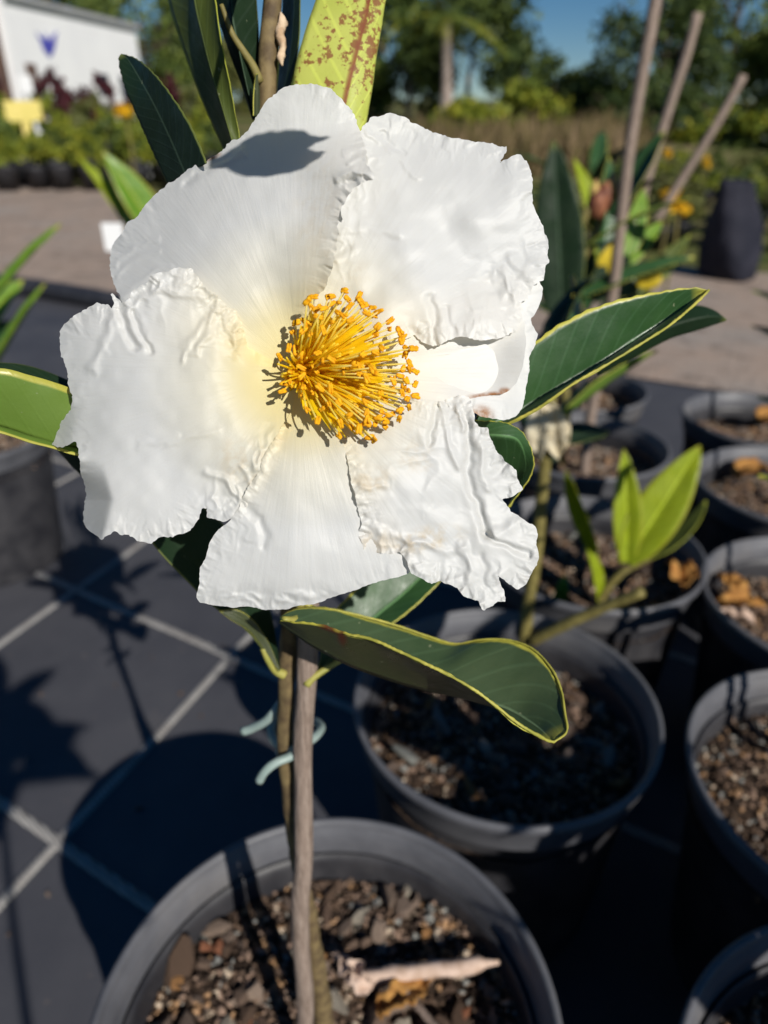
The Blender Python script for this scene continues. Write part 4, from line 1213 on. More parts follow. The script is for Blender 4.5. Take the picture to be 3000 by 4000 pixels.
for k, (a_, b_, w_) in enumerate([((1165, 880), (1160, 1000), .022), ((1185, 870), (1205, 1000), .024), ((1195, 880), (1222, 985), .02), ((1178, 870), (1180, 985), .022), ((1180, 900), (1196, 950), .02)]):
    A, d, L = dirpx(a_, b_, Y2 - .015, Y2 - .022 + .006 * k)
    A0 = np.array(A)
    pe = leaf_free(A0, d, L, w_, (0.3 * k - 0.6, -1, 0.1), M['wilt'], None, curl=0.15, fold=0.5, seed=k, name='petal', wav=0.003)
    pe.parent = wf
    pe.location = -Vector(tuple(wloc(wf)))
leaf_px((1200, 915), (1410, 745), Y2, Y2 + .06, .026, 'leaf_lit', q2, (0.2, 0.6, 1), curl=0.05, fold=0.8)
leaf_px((1200, 960), (1330, 900), Y2, Y2 + .05, .03, 'leaf_shade', q2)
leaf_px((1190, 1000), (1130, 860), Y2, Y2 + .05, .03, 'leaf_shade', q2)
leaf_px((1195, 760), (1240, 560), Y2, Y2 + .08, .04, 'leaf_shade', q2, (-1, -0.6, 0.2))
leaf_px((1200, 760), (1300, 590), Y2, Y2 + .10, .04, 'leaf', q2, (1, -0.5, 0.3))

# the lime green shoot
b9 = at_z(1296, 1296, ZS)
Y9 = b9[1]
q9 = empty('young_shoot', b9, 'low shoot with lime green leaves and a slanting cut twig', 'shoot')
twig([b9 + np.array([0, 0, -.02]), at_y(1300, 1290, Y9), at_y(1340, 1240, Y9), at_y(1395, 1208, Y9), at_y(1430, 1190, Y9)], 0.0055, 0.004, q9)
SE = (0.25, -0.9, 0.35)
leaf_px((1355, 1210), (1352, 975), Y9, Y9 + .02, .034, 'leaf_young', q9, (-0.1, -1, 0.3), curl=0.08, fold=0.5)
leaf_px((1352, 1212), (1514, 962), Y9, Y9 + .02, .056, 'leaf_young', q9, (-0.35, -0.9, 0.3), curl=0.05, fold=0.35)
leaf_px((1370, 1205), (1534, 1098), Y9, Y9 + .03, .05, 'leaf_olive', q9, (0.1, -0.3, -1), curl=0.1, fold=0.3)
leaf_px((1345, 1215), (1385, 1060), Y9, Y9 + .02, .03, 'leaf_young', q9, (0.3, -1, 0.2), curl=0.05)
leaf_px((1290, 1190), (1243, 1000), Y9, Y9 - .02, .030, 'leaf_young', q9, (-1, -0.7, 0.3), curl=-0.12, fold=0.7)
leaf_px((1292, 1300), (1275, 1165), Y9, Y9 - .01, .024, 'leaf_young', q9, (0.8, -0.7, 0.3), curl=0.1, fold=0.6)
leaf_px((1200, 1320), (1222, 1245), Y9 - .02, Y9 - .02, .018, 'leaf_lit', q9, (0, -1, 0.3), curl=0.1)
leaf_px((1190, 1345), (1180, 1300), Y9 - .04, Y9 - .04, .014, 'leaf_young', q9, (0, -1, 0.3), curl=0.1)

# upright shrub behind the bloom
b8 = np.array([P8[0] - 0.03, P8[1] + 0.02, ZS])
Y8 = b8[1]
q8 = empty('upright_shrub', b8, 'upright shrub with long dark leaves and a reddish bud, next to the tallest stake', 'shrub')
twig([b8 + np.array([0, 0, -.02]), b8 + np.array([0, 0, .1]), at_y(1200, 720, Y8), at_y(1235, 600, Y8), at_y(1290, 500, Y8), at_y(1305, 430, Y8)], 0.009, 0.006, q8)
twig([at_y(1215, 700, Y8 - .01), at_y(1235, 620, Y8 - .02), at_y(1245, 520, Y8 - .02), at_y(1270, 450, Y8 - .02)], 0.008, 0.006, q8, 'stem_young', 'branch')
leaf_px((1215, 690), (1196, 300), Y8 - .05, Y8 - .02, .075, 'leaf_shade', q8, (-0.2, -1, 0.1), curl=0.02, fold=0.25)
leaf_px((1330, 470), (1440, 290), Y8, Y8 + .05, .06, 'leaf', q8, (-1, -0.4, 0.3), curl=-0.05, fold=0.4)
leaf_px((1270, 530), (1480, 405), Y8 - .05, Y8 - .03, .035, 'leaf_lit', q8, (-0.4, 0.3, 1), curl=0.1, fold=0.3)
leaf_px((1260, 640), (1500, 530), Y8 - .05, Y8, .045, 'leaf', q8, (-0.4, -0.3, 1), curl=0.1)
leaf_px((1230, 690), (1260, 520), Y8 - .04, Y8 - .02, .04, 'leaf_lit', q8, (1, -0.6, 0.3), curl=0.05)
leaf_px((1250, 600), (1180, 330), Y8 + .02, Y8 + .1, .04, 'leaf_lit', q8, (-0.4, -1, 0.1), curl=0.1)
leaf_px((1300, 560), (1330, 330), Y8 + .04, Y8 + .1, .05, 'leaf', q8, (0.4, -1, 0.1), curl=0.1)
leaf_px((1280, 650), (1370, 520), Y8, Y8 + .05, .05, 'leaf_shade', q8, (0.3, -0.5, 0.8))
leaf_px((1290, 700), (1420, 600), Y8 + .05, Y8 + .1, .05, 'leaf_shade', q8, (0.3, -0.5, 0.8))
leaf_px((1235, 730), (1190, 560), Y8, Y8 + .05, .05, 'leaf', q8, (-0.6, -0.8, 0.3))
for a_, b_, w_, m_ in [((1260, 600), (1170, 480), .035, 'leaf_lit'), ((1300, 520), (1250, 330), .03, 'leaf_young'), ((1310, 600), (1440, 470), .035, 'leaf_lit'), ((1330, 640), (1480, 560), .03, 'leaf'),
                       ((1240, 660), (1310, 500), .03, 'leaf_young'), ((1350, 560), (1400, 400), .035, 'leaf_lit'), ((1290, 640), (1240, 450), .03, 'leaf'), ((1370, 640), (1500, 500), .03, 'leaf_olive')]:
    leaf_px(a_, b_, Y8 + .06, Y8 + .1, w_, m_, q8, (0.2, -0.8, 0.6), curl=.12)
M['bud'] = simple('bud_red', (0.10, 0.03, 0.02), (0.30, 0.12, 0.06), 60, 0.6)
M['bud_pink'] = simple('bud_pink', (0.42, 0.22, 0.12), (0.50, 0.36, 0.10), 50, 0.6)
for (x, y, r, m_) in [(1290, 445, .018, 'bud'), (1306, 432, .016, 'bud'), (1322, 412, .013, 'bud_pink'), (1284, 420, .010, 'bud_pink')]:
    V, Fc = lathe([(0.0, -r * 1.2), (r * .6, -r), (r * .9, 0), (r * .7, r * .8), (r * .25, r * 1.5), (0, r * 1.8)], 14)
    V = V * (1 + 0.2 * fbm(V[:, 0:1] * 60, V[:, 2:3] * 60, 3, 2)) + at_y(x, y, Y8 - .02)
    part('bud', V, Fc, M[m_], q8)
M['yellow_leaf'] = simple('leaf_yellow', (0.55, 0.42, 0.02), (0.65, 0.5, 0.03), 30, 0.6, trans=((0.7, 0.5, 0.03), 0.35))
for (x, y, w_) in [(1388, 622, .045), (1300, 590, .03)]:
    leaf_px((x, y), (x + 26, y - 60), Y8 + .03, Y8 + .03, w_, 'yellow_leaf', q8, (0.1, -1, 0.2))

P10, P11 = (0.40, 1.42), (0.47, 1.73)
pot(P10, 'black pot further along the row, holding the middle one of three bare stakes', 'dark mix round the middle one of three bare stakes', 10, 0, 1.0, 16)
pot(P11, 'black pot furthest along the row, holding the most slanting stake', 'dark mix round the most slanting stake', 10, 1, 2.0, 17)
stake((P8[0] + .004, P8[1] - .02, ZS), at_y(1425, -90, P8[1] - .02), .0095, 'tall grey stake rising past the upright shrub, tallest of three')
stake((P10[0] + .02, P10[1], ZS), at_y(1504, 28, P10[1]), .010, 'bare grey stake behind the tallest stake, middle one of three')
stake((P11[0], P11[1], ZS), at_y(1606, 163, P11[1]), .011, 'bare grey stake leaning most, shortest of three')

def leafy(base, h, n, seed, label, m='leaf', L=.15, w=.04, group=None, lean=(0, 0), z0=0.35, rise_=(0.25, 0.7)):
    r = np.random.RandomState(seed)
    base = np.array(base, float)
    e = empty('shrub_seedling', base, label, 'shrub', group)
    top = base + np.array([lean[0], lean[1], h])
    twig([base + np.array([0, 0, -.02]), base + (top - base) * .35 + r.normal(size=3) * .005, base + (top - base) * .7 + r.normal(size=3) * .006, top], .006, .003, e, 'stem')
    for k in range(n):
        f = z0 + (1 - z0) * k / (n - 1)
        a_ = k * 2.4 + r.normal() * .3
        up = rise_[0] + rise_[1] * f
        d = np.array([math.cos(a_), math.sin(a_), up])
        leaf_free(base + (top - base) * f, d, L * r.uniform(.8, 1.15), w * r.uniform(.85, 1.15), (0, 0, 1), M[m], e, curl=.25, fold=.35, seed=k, nu=16, nv=3)
    return e

leafy((P3[0], P3[1], ZS), .55, 11, 3, 'leafy shrub growing in the sunlit pot beside the drooping leaf')
stake((P3[0] + .02, P3[1] + .01, ZS), (P3[0] + .03, P3[1], .85), .005, 'stake in the sunlit pot beside the drooping leaf')
leafy((P4[0], P4[1], ZS), .5, 14, 4, 'leafy shrub growing in the pot with stake shadows on its rim')
stake((P4[0] + .02, P4[1] - .01, ZS), (P4[0] + .03, P4[1], .85), .005, 'stake in the pot with stake shadows on its rim')
leafy((P5[0], P5[1], ZS), .5, 10, 5, 'leafy shrub growing in the pot with orange dry leaves')
leafy((P6[0], P6[1], ZS), .5, 10, 6, 'leafy shrub in the second pot from the gravel path')
leafy((P7[0] + .03, P7[1], ZS), .5, 10, 7, 'leafy shrub in the end pot nearest the gravel path', 'leaf_lit')
P12, P13 = (0.13, -0.44), (0.50, -0.17)  # unseen pots and shrubs, added to cast shadows on the mat and pots
pot(P12, 'unseen black pot added to hold the shadow casting shrub', 'dark mix round the added shadow casting shrub', 10, 1, .4, 19)
pot(P13, 'unseen black pot added in the third row for the shading shrub', 'dark mix in the added third row pot', 10, 0, .4, 20)
leafy((P12[0], P12[1], ZS), .70, 15, 12, 'unseen tall shrub added behind the rows, its leaf tuft shading the mat', L=.125, w=.05, z0=.86, lean=(.03, -.02), rise_=(-.1, .5))
leafy((P13[0], P13[1], ZS), .50, 13, 13, 'unseen dense shrub added in the third row to shade other pots', L=.17, w=.055, z0=.6)
leafy((P10[0], P10[1] + .02, ZS), .36, 11, 21, 'leafy shrub beside the middle one of three bare stakes', 'leaf', L=.17, w=.04)
leafy((P11[0], P11[1] + .02, ZS), .42, 12, 22, 'leafy shrub beside the most slanting stake', 'leaf', L=.2, w=.045)
# left hand plants
PLb = (PL[0] - 0.33, PL[1] + 0.45)
ql = empty('strap_leaf_plant', (PLb[0], PLb[1], ZS), 'plant with narrow bright leaves slanting up over the aisle', 'plant')
leaf_px((-60, 720), (104, 468), PLb[1] - .1, PLb[1] - .1, .05, 'leaf_lit', ql, (-0.8, -0.6, 0.6), curl=.08, fold=.5)
leaf_px((-30, 840), (82, 606), PLb[1] - .12, PLb[1] - .12, .045, 'leaf_lit', ql, (-0.9, -0.5, 0.4), curl=.05, fold=.6)
leaf_px((-80, 760), (10, 600), PLb[1], PLb[1], .08, 'leaf_lit', ql, (-0.3, -1, 0.3))
leaf_px((-90, 800), (0, 690), PLb[1], PLb[1], .08, 'leaf', ql, (-0.3, -1, 0.3))
twig([np.array([PLb[0], PLb[1], ZS - .02]), np.array([PLb[0], PLb[1], .4]), at_y(-60, 720, PLb[1] - .1)], .008, .004, ql)
PM = (-0.62, 1.95)
pot(PM, 'black pot standing across the aisle behind the white petals', 'dark mix in the pot across the aisle', 5, 0, .5, 18)
qm = empty('strap_leaf_plant', (PM[0], PM[1], ZS), 'plant with broad arching yellow green leaves across the aisle', 'plant')
twig([np.array([PM[0], PM[1], ZS - .02]), np.array([PM[0], PM[1], .45]), at_y(345, 520, PM[1])], .010, .006, qm)
leaf_px((350, 520), (232, 325), PM[1], PM[1] - .05, .085, 'leaf_lit', qm, (0.6, -0.8, 0.5), curl=.12, fold=.4)
leaf_px((330, 560), (195, 318), PM[1] + .05, PM[1], .06, 'leaf_young', qm, (0.3, -0.4, 0.9), curl=.2)
leaf_px((310, 560), (280, 400), PM[1] - .02, PM[1], .06, 'leaf_lit', qm, (-0.3, -1, 0.3), curl=.1)
M['white_tag'] = simple('white_plastic', (0.78, 0.78, 0.78), rough=.4)
def tag_plate(x, y, Y, w, h, label, m='white_tag', post=None, name='plant_label'):
    c = at_y(x, y, Y)
    e = empty(name, (c[0], c[1], 0), label, 'plant label' if name == 'plant_label' else 'sign')
    part('plate', *box(c[0] - w / 2, c[0] + w / 2, Y - .004, Y + .004, c[2] - h / 2, c[2] + h / 2), M[m], e, smooth=False)
    part('post', *box(c[0] - w * .12, c[0] + w * .12, Y + .005, Y + .013, -0.02, c[2] + h * .3), M[post or m], e, smooth=False)
tag_plate(246, 512, PM[1] - .08, .05, .065, 'white plastic label in the pot across the aisle')

# ------------------------------------------------------------------ far side of the path
M['pipe'] = simple('black_pipe', (0.02, 0.02, 0.025), (0.04, 0.04, 0.045), 9, .5, .4)
V, Fc = tube(crom([at_z(-500, 545, .04), at_z(0, 612, .04), at_z(260, 655, .04), at_z(560, 720, .04)], 50), .045, 12)
tag(part('irrigation_pipe', V, Fc, M['pipe']), 'thick black pipe lying along the edge of the gravel path', 'pipe')

def foliage_mesh(n, rx, ry, rz, ls, m, seed, nclump=14, hollow=.5, flat=.35, asp=1.8, spread=.33):
    """crown of many small pointed leaves gathered in clumps"""
    r = np.random.RandomState(seed)
    th = r.rand(nclump) * 6.283
    ph = np.arccos(r.uniform(-.75, 1, nclump))
    q = r.uniform(hollow, .85, nclump)
    C = np.stack([np.cos(th) * np.sin(ph) * rx * q, np.sin(th) * np.sin(ph) * ry * q, np.cos(ph) * rz * q], 1)
    k = r.randint(nclump, size=n)
    cs = r.uniform(.6, 1.25, nclump) * spread
    o = r.normal(size=(n, 3))
    o = o / np.linalg.norm(o, axis=1)[:, None] * (r.rand(n) ** .4)[:, None]
    P = C[k] + o * np.array([rx, ry, rz]) * cs[k][:, None]
    d = r.normal(size=(n, 3)) + o * .8
    d /= np.linalg.norm(d, axis=1)[:, None]
    s_ = np.cross(d, r.normal(size=(n, 3)))
    s_ /= np.linalg.norm(s_, axis=1)[:, None]
    l = ls * r.uniform(.6, 1.4, n)[:, None]
    V = np.stack([P - d * l * .5, P + s_ * l * .5 / asp, P + d * l * .5, P - s_ * l * .5 / asp], 1).reshape(-1, 3)
    return mesh_data('foliage', V, np.arange(4 * n).reshape(n, 4), [m], smooth=False)

def fol_mat(name, a, b, c_, sc_=.6):
    t = NT(name)
    n_ = t.noise(sc_, detail=4)
    vo = t.n('ShaderNodeNewGeometry').outputs['Random Per Island']
    c = t.ramp(t.math('MULTIPLY_ADD', vo, .55, t.math('MULTIPLY', n_, .45)), [(.2, a), (.5, b), (.8, c_)])
    t.base(c, .6, .3)
    t.translucent(c, .3)
    return t.m

M['fol_dark'] = fol_mat('foliage_dark', (0.022, 0.042, 0.015), (0.053, 0.083, 0.021), (0.112, 0.150, 0.030))
M['fol_mid'] = fol_mat('foliage_mid', (0.048, 0.080, 0.019), (0.104, 0.152, 0.032), (0.208, 0.240, 0.048))
M['fol_lime'] = fol_mat('foliage_lime', (0.081, 0.121, 0.016), (0.216, 0.257, 0.027), (0.405, 0.378, 0.041), 2.)
M['fol_olive'] = fol_mat('foliage_olive', (0.075, 0.090, 0.030), (0.150, 0.165, 0.045), (0.255, 0.240, 0.075), 2.)
M['fol_maroon'] = fol_mat('foliage_maroon', (.030, .008, .012), (.075, .015, .022), (.12, .03, .035), 2.)
M['fol_yellow'] = fol_mat('flower_yellow', (.55, .32, .01), (.75, .45, .01), (.85, .55, .02), 4.)
M['trunk'] = simple('tree_bark', (.06, .045, .035), (.15, .115, .085), 4, .9, .1, (12, .8, .03))
M['trunk_pale'] = simple('tree_bark_pale', (.25, .20, .17), (.38, .31, .27), 3, .9, .1)

def zg(x, y):
    return float(rise(np.array(float(x)), np.array(float(y))))

def tree(px_, Y, top_py, rx, rz, label, m='fol_mid', seed=0, n=5200, ls=.3, group='trees beyond the nursery', cy=None, trunk='trunk', bare=.45):
    c = at_y(px_, 250, Y)
    x = c[0]
    zt = at_y(px_, top_py, Y)[2]
    z0 = zg(x, Y)
    e = empty('tree', (x, Y, z0), label, 'tree', group)
    cz = zt - rz
    r = np.random.RandomState(seed)
    P = [np.array([x, Y, z0 - .3]), np.array([x + r.normal() * .15, Y, z0 + (cz - z0) * .5]), np.array([x + r.normal() * .2, Y, cz]), np.array([x, Y, cz + rz * .4])]
    R = .05 + .035 * (zt - z0) / 2
    limbs = [tube(crom(P, 14), np.linspace(R, R * .35, 14), 8, lump=.15, seed=seed)]
    for k in range(6):
        a_ = k * 1.05 + r.rand()
        q = np.array([x, Y, z0 + (cz - z0) * (.75 + .25 * r.rand())])
        e_ = q + np.array([math.cos(a_) * rx * .7, math.sin(a_) * rx * .7, rz * r.uniform(.2, .9)])
        limbs.append(tube(crom([q, (q + e_) / 2 + np.array([0, 0, -.1 * rz]), e_], 8), np.linspace(R * .45, R * .12, 8), 6))
    V, Fc = joinm(limbs)
    part('trunk', V, Fc, M[trunk], e)
    o = obj('crown', foliage_mesh(n, rx, rx, rz, ls, M[m], seed, nclump=22), e)
    o.location = (0, 0, cz - z0)
    return e

tree(150, 44, -130, 4.2, 3.6, 'broad dark green tree behind the white shed', 'fol_dark', 1)
tree(330, 41, -120, 3.6, 3.8, 'mid green bushy tree rising over the right end of the white shed', 'fol_mid', 2)
tree(470, 46, -60, 3.6, 3.6, 'dark tree between the shed and the tall leaves', 'fol_dark', 3)
tree(560, 40, 60, 2.4, 2.4, 'low olive tree behind the stem of the flowering shrub', 'fol_olive', 4)
tree(880, 34, -60, 2.6, 2.7, 'open crowned tree with pale trunk beside the gap of sky', 'fol_mid', 5, 3000, .35, trunk='trunk_pale')
tree(1010, 31, -90, 2.6, 2.6, 'tall dark tree at the edge of the blue sky gap', 'fol_dark', 6, 3800)
tree(760, 38, 20, 2.4, 2.8, 'dark tree behind the spotted leaf', 'fol_dark', 7, 3000)
tree(1130, 27, 175, 1.7, 1.2, 'low bright yellow green bush under the sky gap', 'fol_lime', 8, 2600, .28)
tree(1260, 29, 150, 2.5, 1.5, 'rounded dark bush under the middle of the sky gap', 'fol_dark', 9, 4200)
tree(1010, 24, 200, 1.3, .9, 'small bright bush in front of the tall dark tree', 'fol_lime', 10, 2000, .26)
tree(1420, 26, -80, 2.3, 2.3, 'feathery dark tree behind the three bare stakes', 'fol_dark', 11, 3000, .26)
tree(1560, 30, -180, 3.4, 3.2, 'large open tree with sky showing through its crown', 'fol_mid', 12, 3600, .3)
tree(1720, 27, -60, 2.8, 2.8, 'broad tree at the far end of the tree line', 'fol_mid', 13, 4200)
tree(1400, 24, 170, 2.4, 1.2, 'low dark shrubbery at the foot of the feathery tree', 'fol_dark', 14, 4200)
tree(1600, 22, 200, 2.0, 1.0, 'lower lime green shrub by the shadowed hedge', 'fol_lime', 15, 3000, .26)
tree(1720, 21, 230, 2.2, 1.0, 'dark low shrub next to the lime green shrub', 'fol_dark', 16, 3000)
tree(1130, 33, 60, 1.6, 1.6, 'thin tree at the left side of the sky gap', 'fol_dark', 17, 1600)
tree(690, 36, 100, 2.4, 1.9, 'mid green bush behind the gap beside the spotted leaf', 'fol_mid', 18, 3000)

# palm with drooping fronds
pc = at_y(960, 250, 26)
pz = at_y(960, 40, 26)[2]
palm = empty('palm_tree', (pc[0], 26, zg(pc[0], 26)), 'palm with pale trunk and arching fronds in front of the trees', 'palm')
V, Fc = tube(crom([(pc[0], 26, zg(pc[0], 26) - .2), (pc[0] + .05, 26, pz * .5), (pc[0] - .05, 26, pz)], 16), np.linspace(.22, .13, 16), 10, lump=.1)
part('trunk', V, Fc, M['trunk_pale'], palm)
r = np.random.RandomState(3)
for k in range(16):
    a_ = k * .3927 + r.normal() * .1
    el = r.uniform(-.1, 1.1)
    u = np.linspace(0, 1, 16)
    L_ = r.uniform(1.7, 2.3)
    P = np.array([pc[0] - .05, 26, pz]) + np.stack([math.cos(a_) * math.cos(el) * u * L_, math.sin(a_) * math.cos(el) * u * L_, math.sin(el) * u * L_ - .9 * u ** 2 * L_ * .7], 1)
    s_ = np.array([-math.sin(a_), math.cos(a_), 0])
    Vs, Fs = [], []
    for i in range(1, 16):
        for sg in (-1, 1):
            q = P[i] + s_ * sg * .42 * math.sin(math.pi * (.1 + .9 * u[i])) + np.array([0, 0, -.16]) + (P[i] - P[i - 1]) * .8
            w_ = (P[i] - P[i - 1]) * .35
            o_ = len(Vs)
            Vs += [P[i] - w_, P[i] + w_, q]
            Fs.append((o_, o_ + 1, o_ + 2))
    part('frond', Vs, Fs, M['fol_lime'] if k % 3 == 0 else M['fol_mid'], palm, smooth=False)

# tall dry grass on the bank
t = NT('dry_grass')
isl = t.n('ShaderNodeNewGeometry').outputs['Random Per Island']
c = t.ramp(isl, [(0, (.10, .10, .03)), (.4, (.20, .155, .07)), (.75, (.30, .22, .12)), (1., (.36, .25, .16))])
t.base(c, .9, .1)
t.translucent(c, .3)
M['dry'] = t.m
n = 9000
r = np.random.RandomState(9)
gy = r.uniform(13, 24, n)
gx = (r.uniform(600, 1330, n) - CX) / FPX * gy * .99 + r.normal(size=n) * .2
gz = rise(gx, gy)
gh = r.uniform(.35, 1.0, n) * (.6 + .5 * vnoise(gx * .6, gy * .6, 4))
ga = r.rand(n) * 6.283
gw = .018
B_ = np.stack([gx, gy, gz - .02], 1)
sd_ = np.stack([np.cos(ga), np.sin(ga), 0 * ga], 1) * gw
tp = B_ + np.stack([r.normal(size=n) * .16, r.normal(size=n) * .16, gh], 1)
mdp = (B_ + tp) / 2 + np.stack([0 * gh, 0 * gh, gh * .12], 1)
V = np.stack([B_ - sd_, B_ + sd_, mdp + sd_ * .8, tp, mdp - sd_ * .8], 1).reshape(-1, 3)
Fc = (np.array([[0, 1, 2, 3, 4]])[None] + (np.arange(n) * 5)[:, None, None]).reshape(-1, 5)
gr = part('dry_grass', V, Fc, M['dry'], smooth=False)
tag(gr, 'tall dry brownish grass on the bank below the trees', 'grass', kind='stuff')

# the white shed
A = at_y(50, 250, 25.)
B = at_y(318, 250, 32.7)
zt = at_y(50, -5, 25.)[2]
Ad, Bd = np.array([A[0], 25.]), np.array([B[0], 32.7])
ud = (Bd - Ad) / np.linalg.norm(Bd - Ad)
nd = np.array([-ud[1], ud[0]])
Lw = np.linalg.norm(Bd - Ad)
z0 = zg(A[0], 25) - .3
M['shed'] = simple('white_sheet_metal', (.76, .76, .77), (.82, .82, .82), .8, .5, .3, (2, .1, .02))
M['shed_brown'] = simple('brown_sheet', (.09, .055, .045), (.14, .085, .065), 1.5, .7, .2)
M['shed_roof'] = simple('grey_roof', (.30, .30, .31), (.38, .38, .39), 1.5, .5, .4)
M['logo'] = simple('logo_blue', (.05, .06, .35), (.10, .09, .42), 3, .5)
M['dark_glass'] = simple('window_dark', (.03, .035, .05), rough=.15, spec=.6)
shed = empty('shed', (Ad[0], Ad[1], z0), 'long white metal shed with a blue bird mark and a brown end', 'shed')
def sbox(name, u0, u1, n0, n1, za, zb, m):
    pts = [Ad + ud * a_ + nd * b_ for a_, b_ in ((u0, n0), (u1, n0), (u1, n1), (u0, n1))]
    V = [(p[0], p[1], za) for p in pts] + [(p[0], p[1], zb) for p in pts]
    return part(name, V, [(3, 2, 1, 0), (4, 5, 6, 7), (0, 1, 5, 4), (1, 2, 6, 5), (2, 3, 7, 6), (3, 0, 4, 7)], M[m], shed, smooth=False)
sbox('wall', 0, Lw, 0, 4.5, z0, zt, 'shed')
sbox('end_wall', -3.2, -.01, .05, 4.45, z0, zt - .03, 'shed_brown')
sbox('roof', -3.4, Lw + .15, -.15, 4.65, zt + .01, zt + .16, 'shed_roof')
sbox('post', -.35, -.15, -.25, -.05, z0, zt, 'shed')
sbox('door', .6, 1.1, -.04, 0.02, z0, z0 + 2.2, 'shed_brown')
for k in range(3):
    sbox('window', 4.6 + 1.5 * k, 5.3 + 1.5 * k, -.03, .02, zt - 2.3, zt - 1.6, 'dark_glass')
# bird mark: two wings and a body, flat on the wall
cu, cz = 2.0, zt - .95
bird = [(-.55, .28), (-.20, .10), (-.05, .30), (.05, .10), (.22, .18), (.62, .42), (.38, .0), (.18, -.22), (-.05, -.38), (-.30, -.20), (-.38, .02)]
V = [(*(Ad + ud * (cu + a_) - nd * .02), cz + b_) for a_, b_ in bird] + [(*(Ad + ud * (cu + a_) - nd * .005), cz + b_) for a_, b_ in bird]
nb = len(bird)
part('bird_mark', V, [tuple(range(nb))[::-1], tuple(range(nb, 2 * nb))] + [(i, (i + 1) % nb, (i + 1) % nb + nb, i + nb) for i in range(nb)], M['logo'], shed, smooth=False)

# potted shrubs in the bed beyond the path
me_fol = {m: [foliage_mesh(420, .24, .24, .24, .075, M[m], 50 + i, nclump=9) for i in range(2)] for m in ('fol_lime', 'fol_mid', 'fol_maroon', 'fol_olive')}
me_fpot = mesh_data('pot', *lathe([(0, .01), (.11, .01), (.12, 0), (.15, .24), (.16, .25), (.16, .28), (.145, .28), (.14, .24), (0, .235)], 18), [M['pipe']])
def shrub(x, y, m, s, label, group, k, sz=1.0):
    e = empty('potted_shrub', (x, y, zg(x, y) + .012), label, 'shrub', group)
    e.scale = (s, s, s * sz)
    e.rotation_euler.z = k * 1.3
    obj('pot', me_fpot, e)
    o = obj('foliage', me_fol[m][k % 2], e)
    o.location = (0, 0, .46)
    return e
r = np.random.RandomState(21)
k = 0
for row, (Y, m, s, sz, lab, grp) in enumerate([(10.2, 'fol_lime', 1.0, 1.0, 'yellow green shrub in a black pot, front row beyond the gravel path', 'front row of yellow green potted shrubs'),
                                     (11.1, 'fol_mid', 1.05, 1.15, 'mid green potted shrub in the row behind the yellow green ones', 'second row of green potted shrubs'),
                                     (12.2, 'fol_lime', 1.15, 1.35, 'tall yellow green potted shrub in the row before the dark red ones', 'third row of potted shrubs'),
                                     (13.6, 'fol_olive', 1.25, 1.5, 'olive green potted shrub just before the dark red hedge row', 'fourth row of olive potted shrubs'),
                                     (15.4, 'fol_maroon', 1.5, 1.65, 'dark red leaved potted shrub in the row before the shed', 'row of dark red shrubs')]):
    x0, x1 = (-60 - CX) / FPX * Y, (500 - CX) / FPX * Y
    for x in np.arange(x0, x1, .35 * s):
        shrub(x + r.normal() * .05, Y + r.normal() * .08, m, s * r.uniform(.9, 1.1), lab, grp, k, sz)
        k += 1
M['sign'] = simple('sign_yellow', (.72, .60, .17), (.80, .66, .22), 8, .5)
tag_plate(50, 240, 11.6, .52, .26, 'yellow rectangular sign on a yellow post in the potted shrub bed', 'sign', 'sign', 'bed_sign')
tag_plate(88, 290, 11.5, .12, .30, 'white upright label close to the yellow sign')
tag_plate(56, 182, 13.0, .20, .24, 'white label above the yellow sign')
tag_plate(296, 190, 13.0, .20, .18, 'white label near the tip of the dark upright leaf')
yb = at_y(268, 240, 9.4)
yf = empty('flowering_pot_plant', (yb[0], 9.4, 0), 'round bright yellow flower head on a stalk in the shrub bed', 'flower')
part('stem', *tube(crom([(yb[0], 9.4, -.02), (yb[0] + .02, 9.4, .5), (yb[0], 9.4, yb[2])], 10), np.full(10, .012), 7), M['stem_young'], yf)
o = obj('flower_head', foliage_mesh(500, .14, .14, .13, .06, M['fol_yellow'], 77, nclump=10, hollow=.2), yf)
o.location = (0, 0, yb[2])

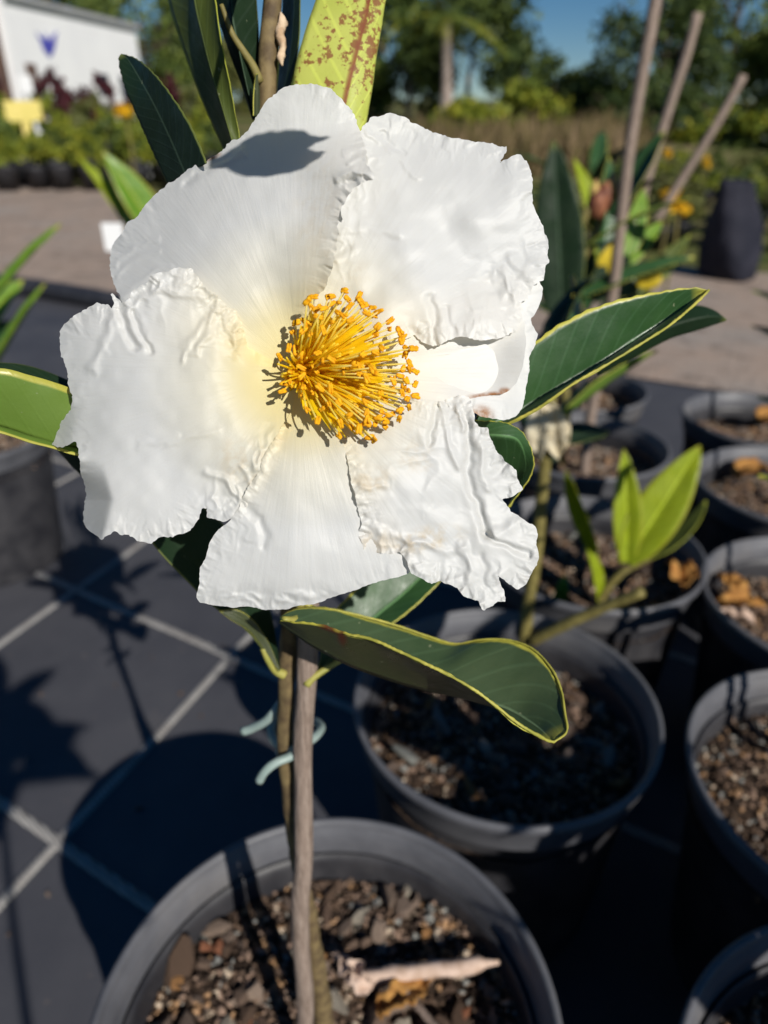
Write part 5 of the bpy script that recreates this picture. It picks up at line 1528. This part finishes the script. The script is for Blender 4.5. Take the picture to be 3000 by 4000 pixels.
# low planting beyond the path on the other side, and a dark grow bag
r = np.random.RandomState(31)
k = 0
LOWL = {'fol_olive': ('low olive green plant in a black pot, in the block beyond the grow bag', 'low olive potted plants'),
        'fol_mid': ('low plain green plant in a black pot, in the block beyond the grow bag', 'low green potted plants'),
        'fol_lime': ('low yellow green plant in a black pot, in the block beyond the grow bag', 'low yellow green potted plants')}
for Y in (5.2, 6.0, 6.9, 7.9, 9.0, 10.4, 12.0):
    for px_ in np.arange(1290, 1720, 78 * 6.0 / Y):
        x = (px_ - CX) / FPX * Y * .985 + r.normal() * .06
        s = r.uniform(.62, .85)
        mm = 'fol_olive' if r.rand() < .45 else ('fol_mid' if r.rand() < .6 else 'fol_lime')
        shrub(x, Y + r.normal() * .1, mm, s, *LOWL[mm], k, .8)
        k += 1
for i, (px_, py_, Y) in enumerate([(1465, 440, 3.3), (1445, 415, 4.1), (1525, 352, 7.0), (1440, 330, 7.0)]):
    c = at_y(px_, py_, Y)
    e = empty('yellow_flower', (c[0], Y, 0), 'yellow flower on a thin stalk among the low potted plants', 'flower', 'yellow flowers among the potted plants')
    part('stem', *tube(crom([(c[0], Y, -.02), (c[0] + .02, Y, c[2] * .5), (c[0], Y, c[2])], 8), np.full(8, .006), 6), M['stem_young'], e)
    o = obj('flower_head', foliage_mesh(120, .05, .05, .05, .045, M['fol_yellow'], 80 + i, nclump=5, hollow=.2), e)
    o.location = (0, 0, c[2])
M['bag'] = simple('black_bag', (.010, .011, .020), (.024, .024, .036), 6, .8, .25, (14, .8, .02))
gb = at_z(1575, 598, 0)
V, Fc = lathe([(0, .0), (.150, .0), (.172, .02), (.175, .15), (.160, .30), (.125, .42), (.105, .50), (.098, .54), (.082, .55), (.08, .50), (0, .49)], 28)
a_ = np.arctan2(V[:, 1], V[:, 0])
V[:, :2] *= (1 + .13 * np.sin(a_ * 3 + V[:, 2] * 6) + .07 * np.sin(a_ * 7 + V[:, 2] * 15))[:, None]
V *= np.array([.85, .85, .9])
V[:, 0] -= .16 * V[:, 2]
gbo = part('grow_bag', V + np.array([gb[0], gb[1], -.003]), Fc, M['bag'])
tag(gbo, 'tall black plastic grow bag standing at the edge of the gravel', 'grow bag')
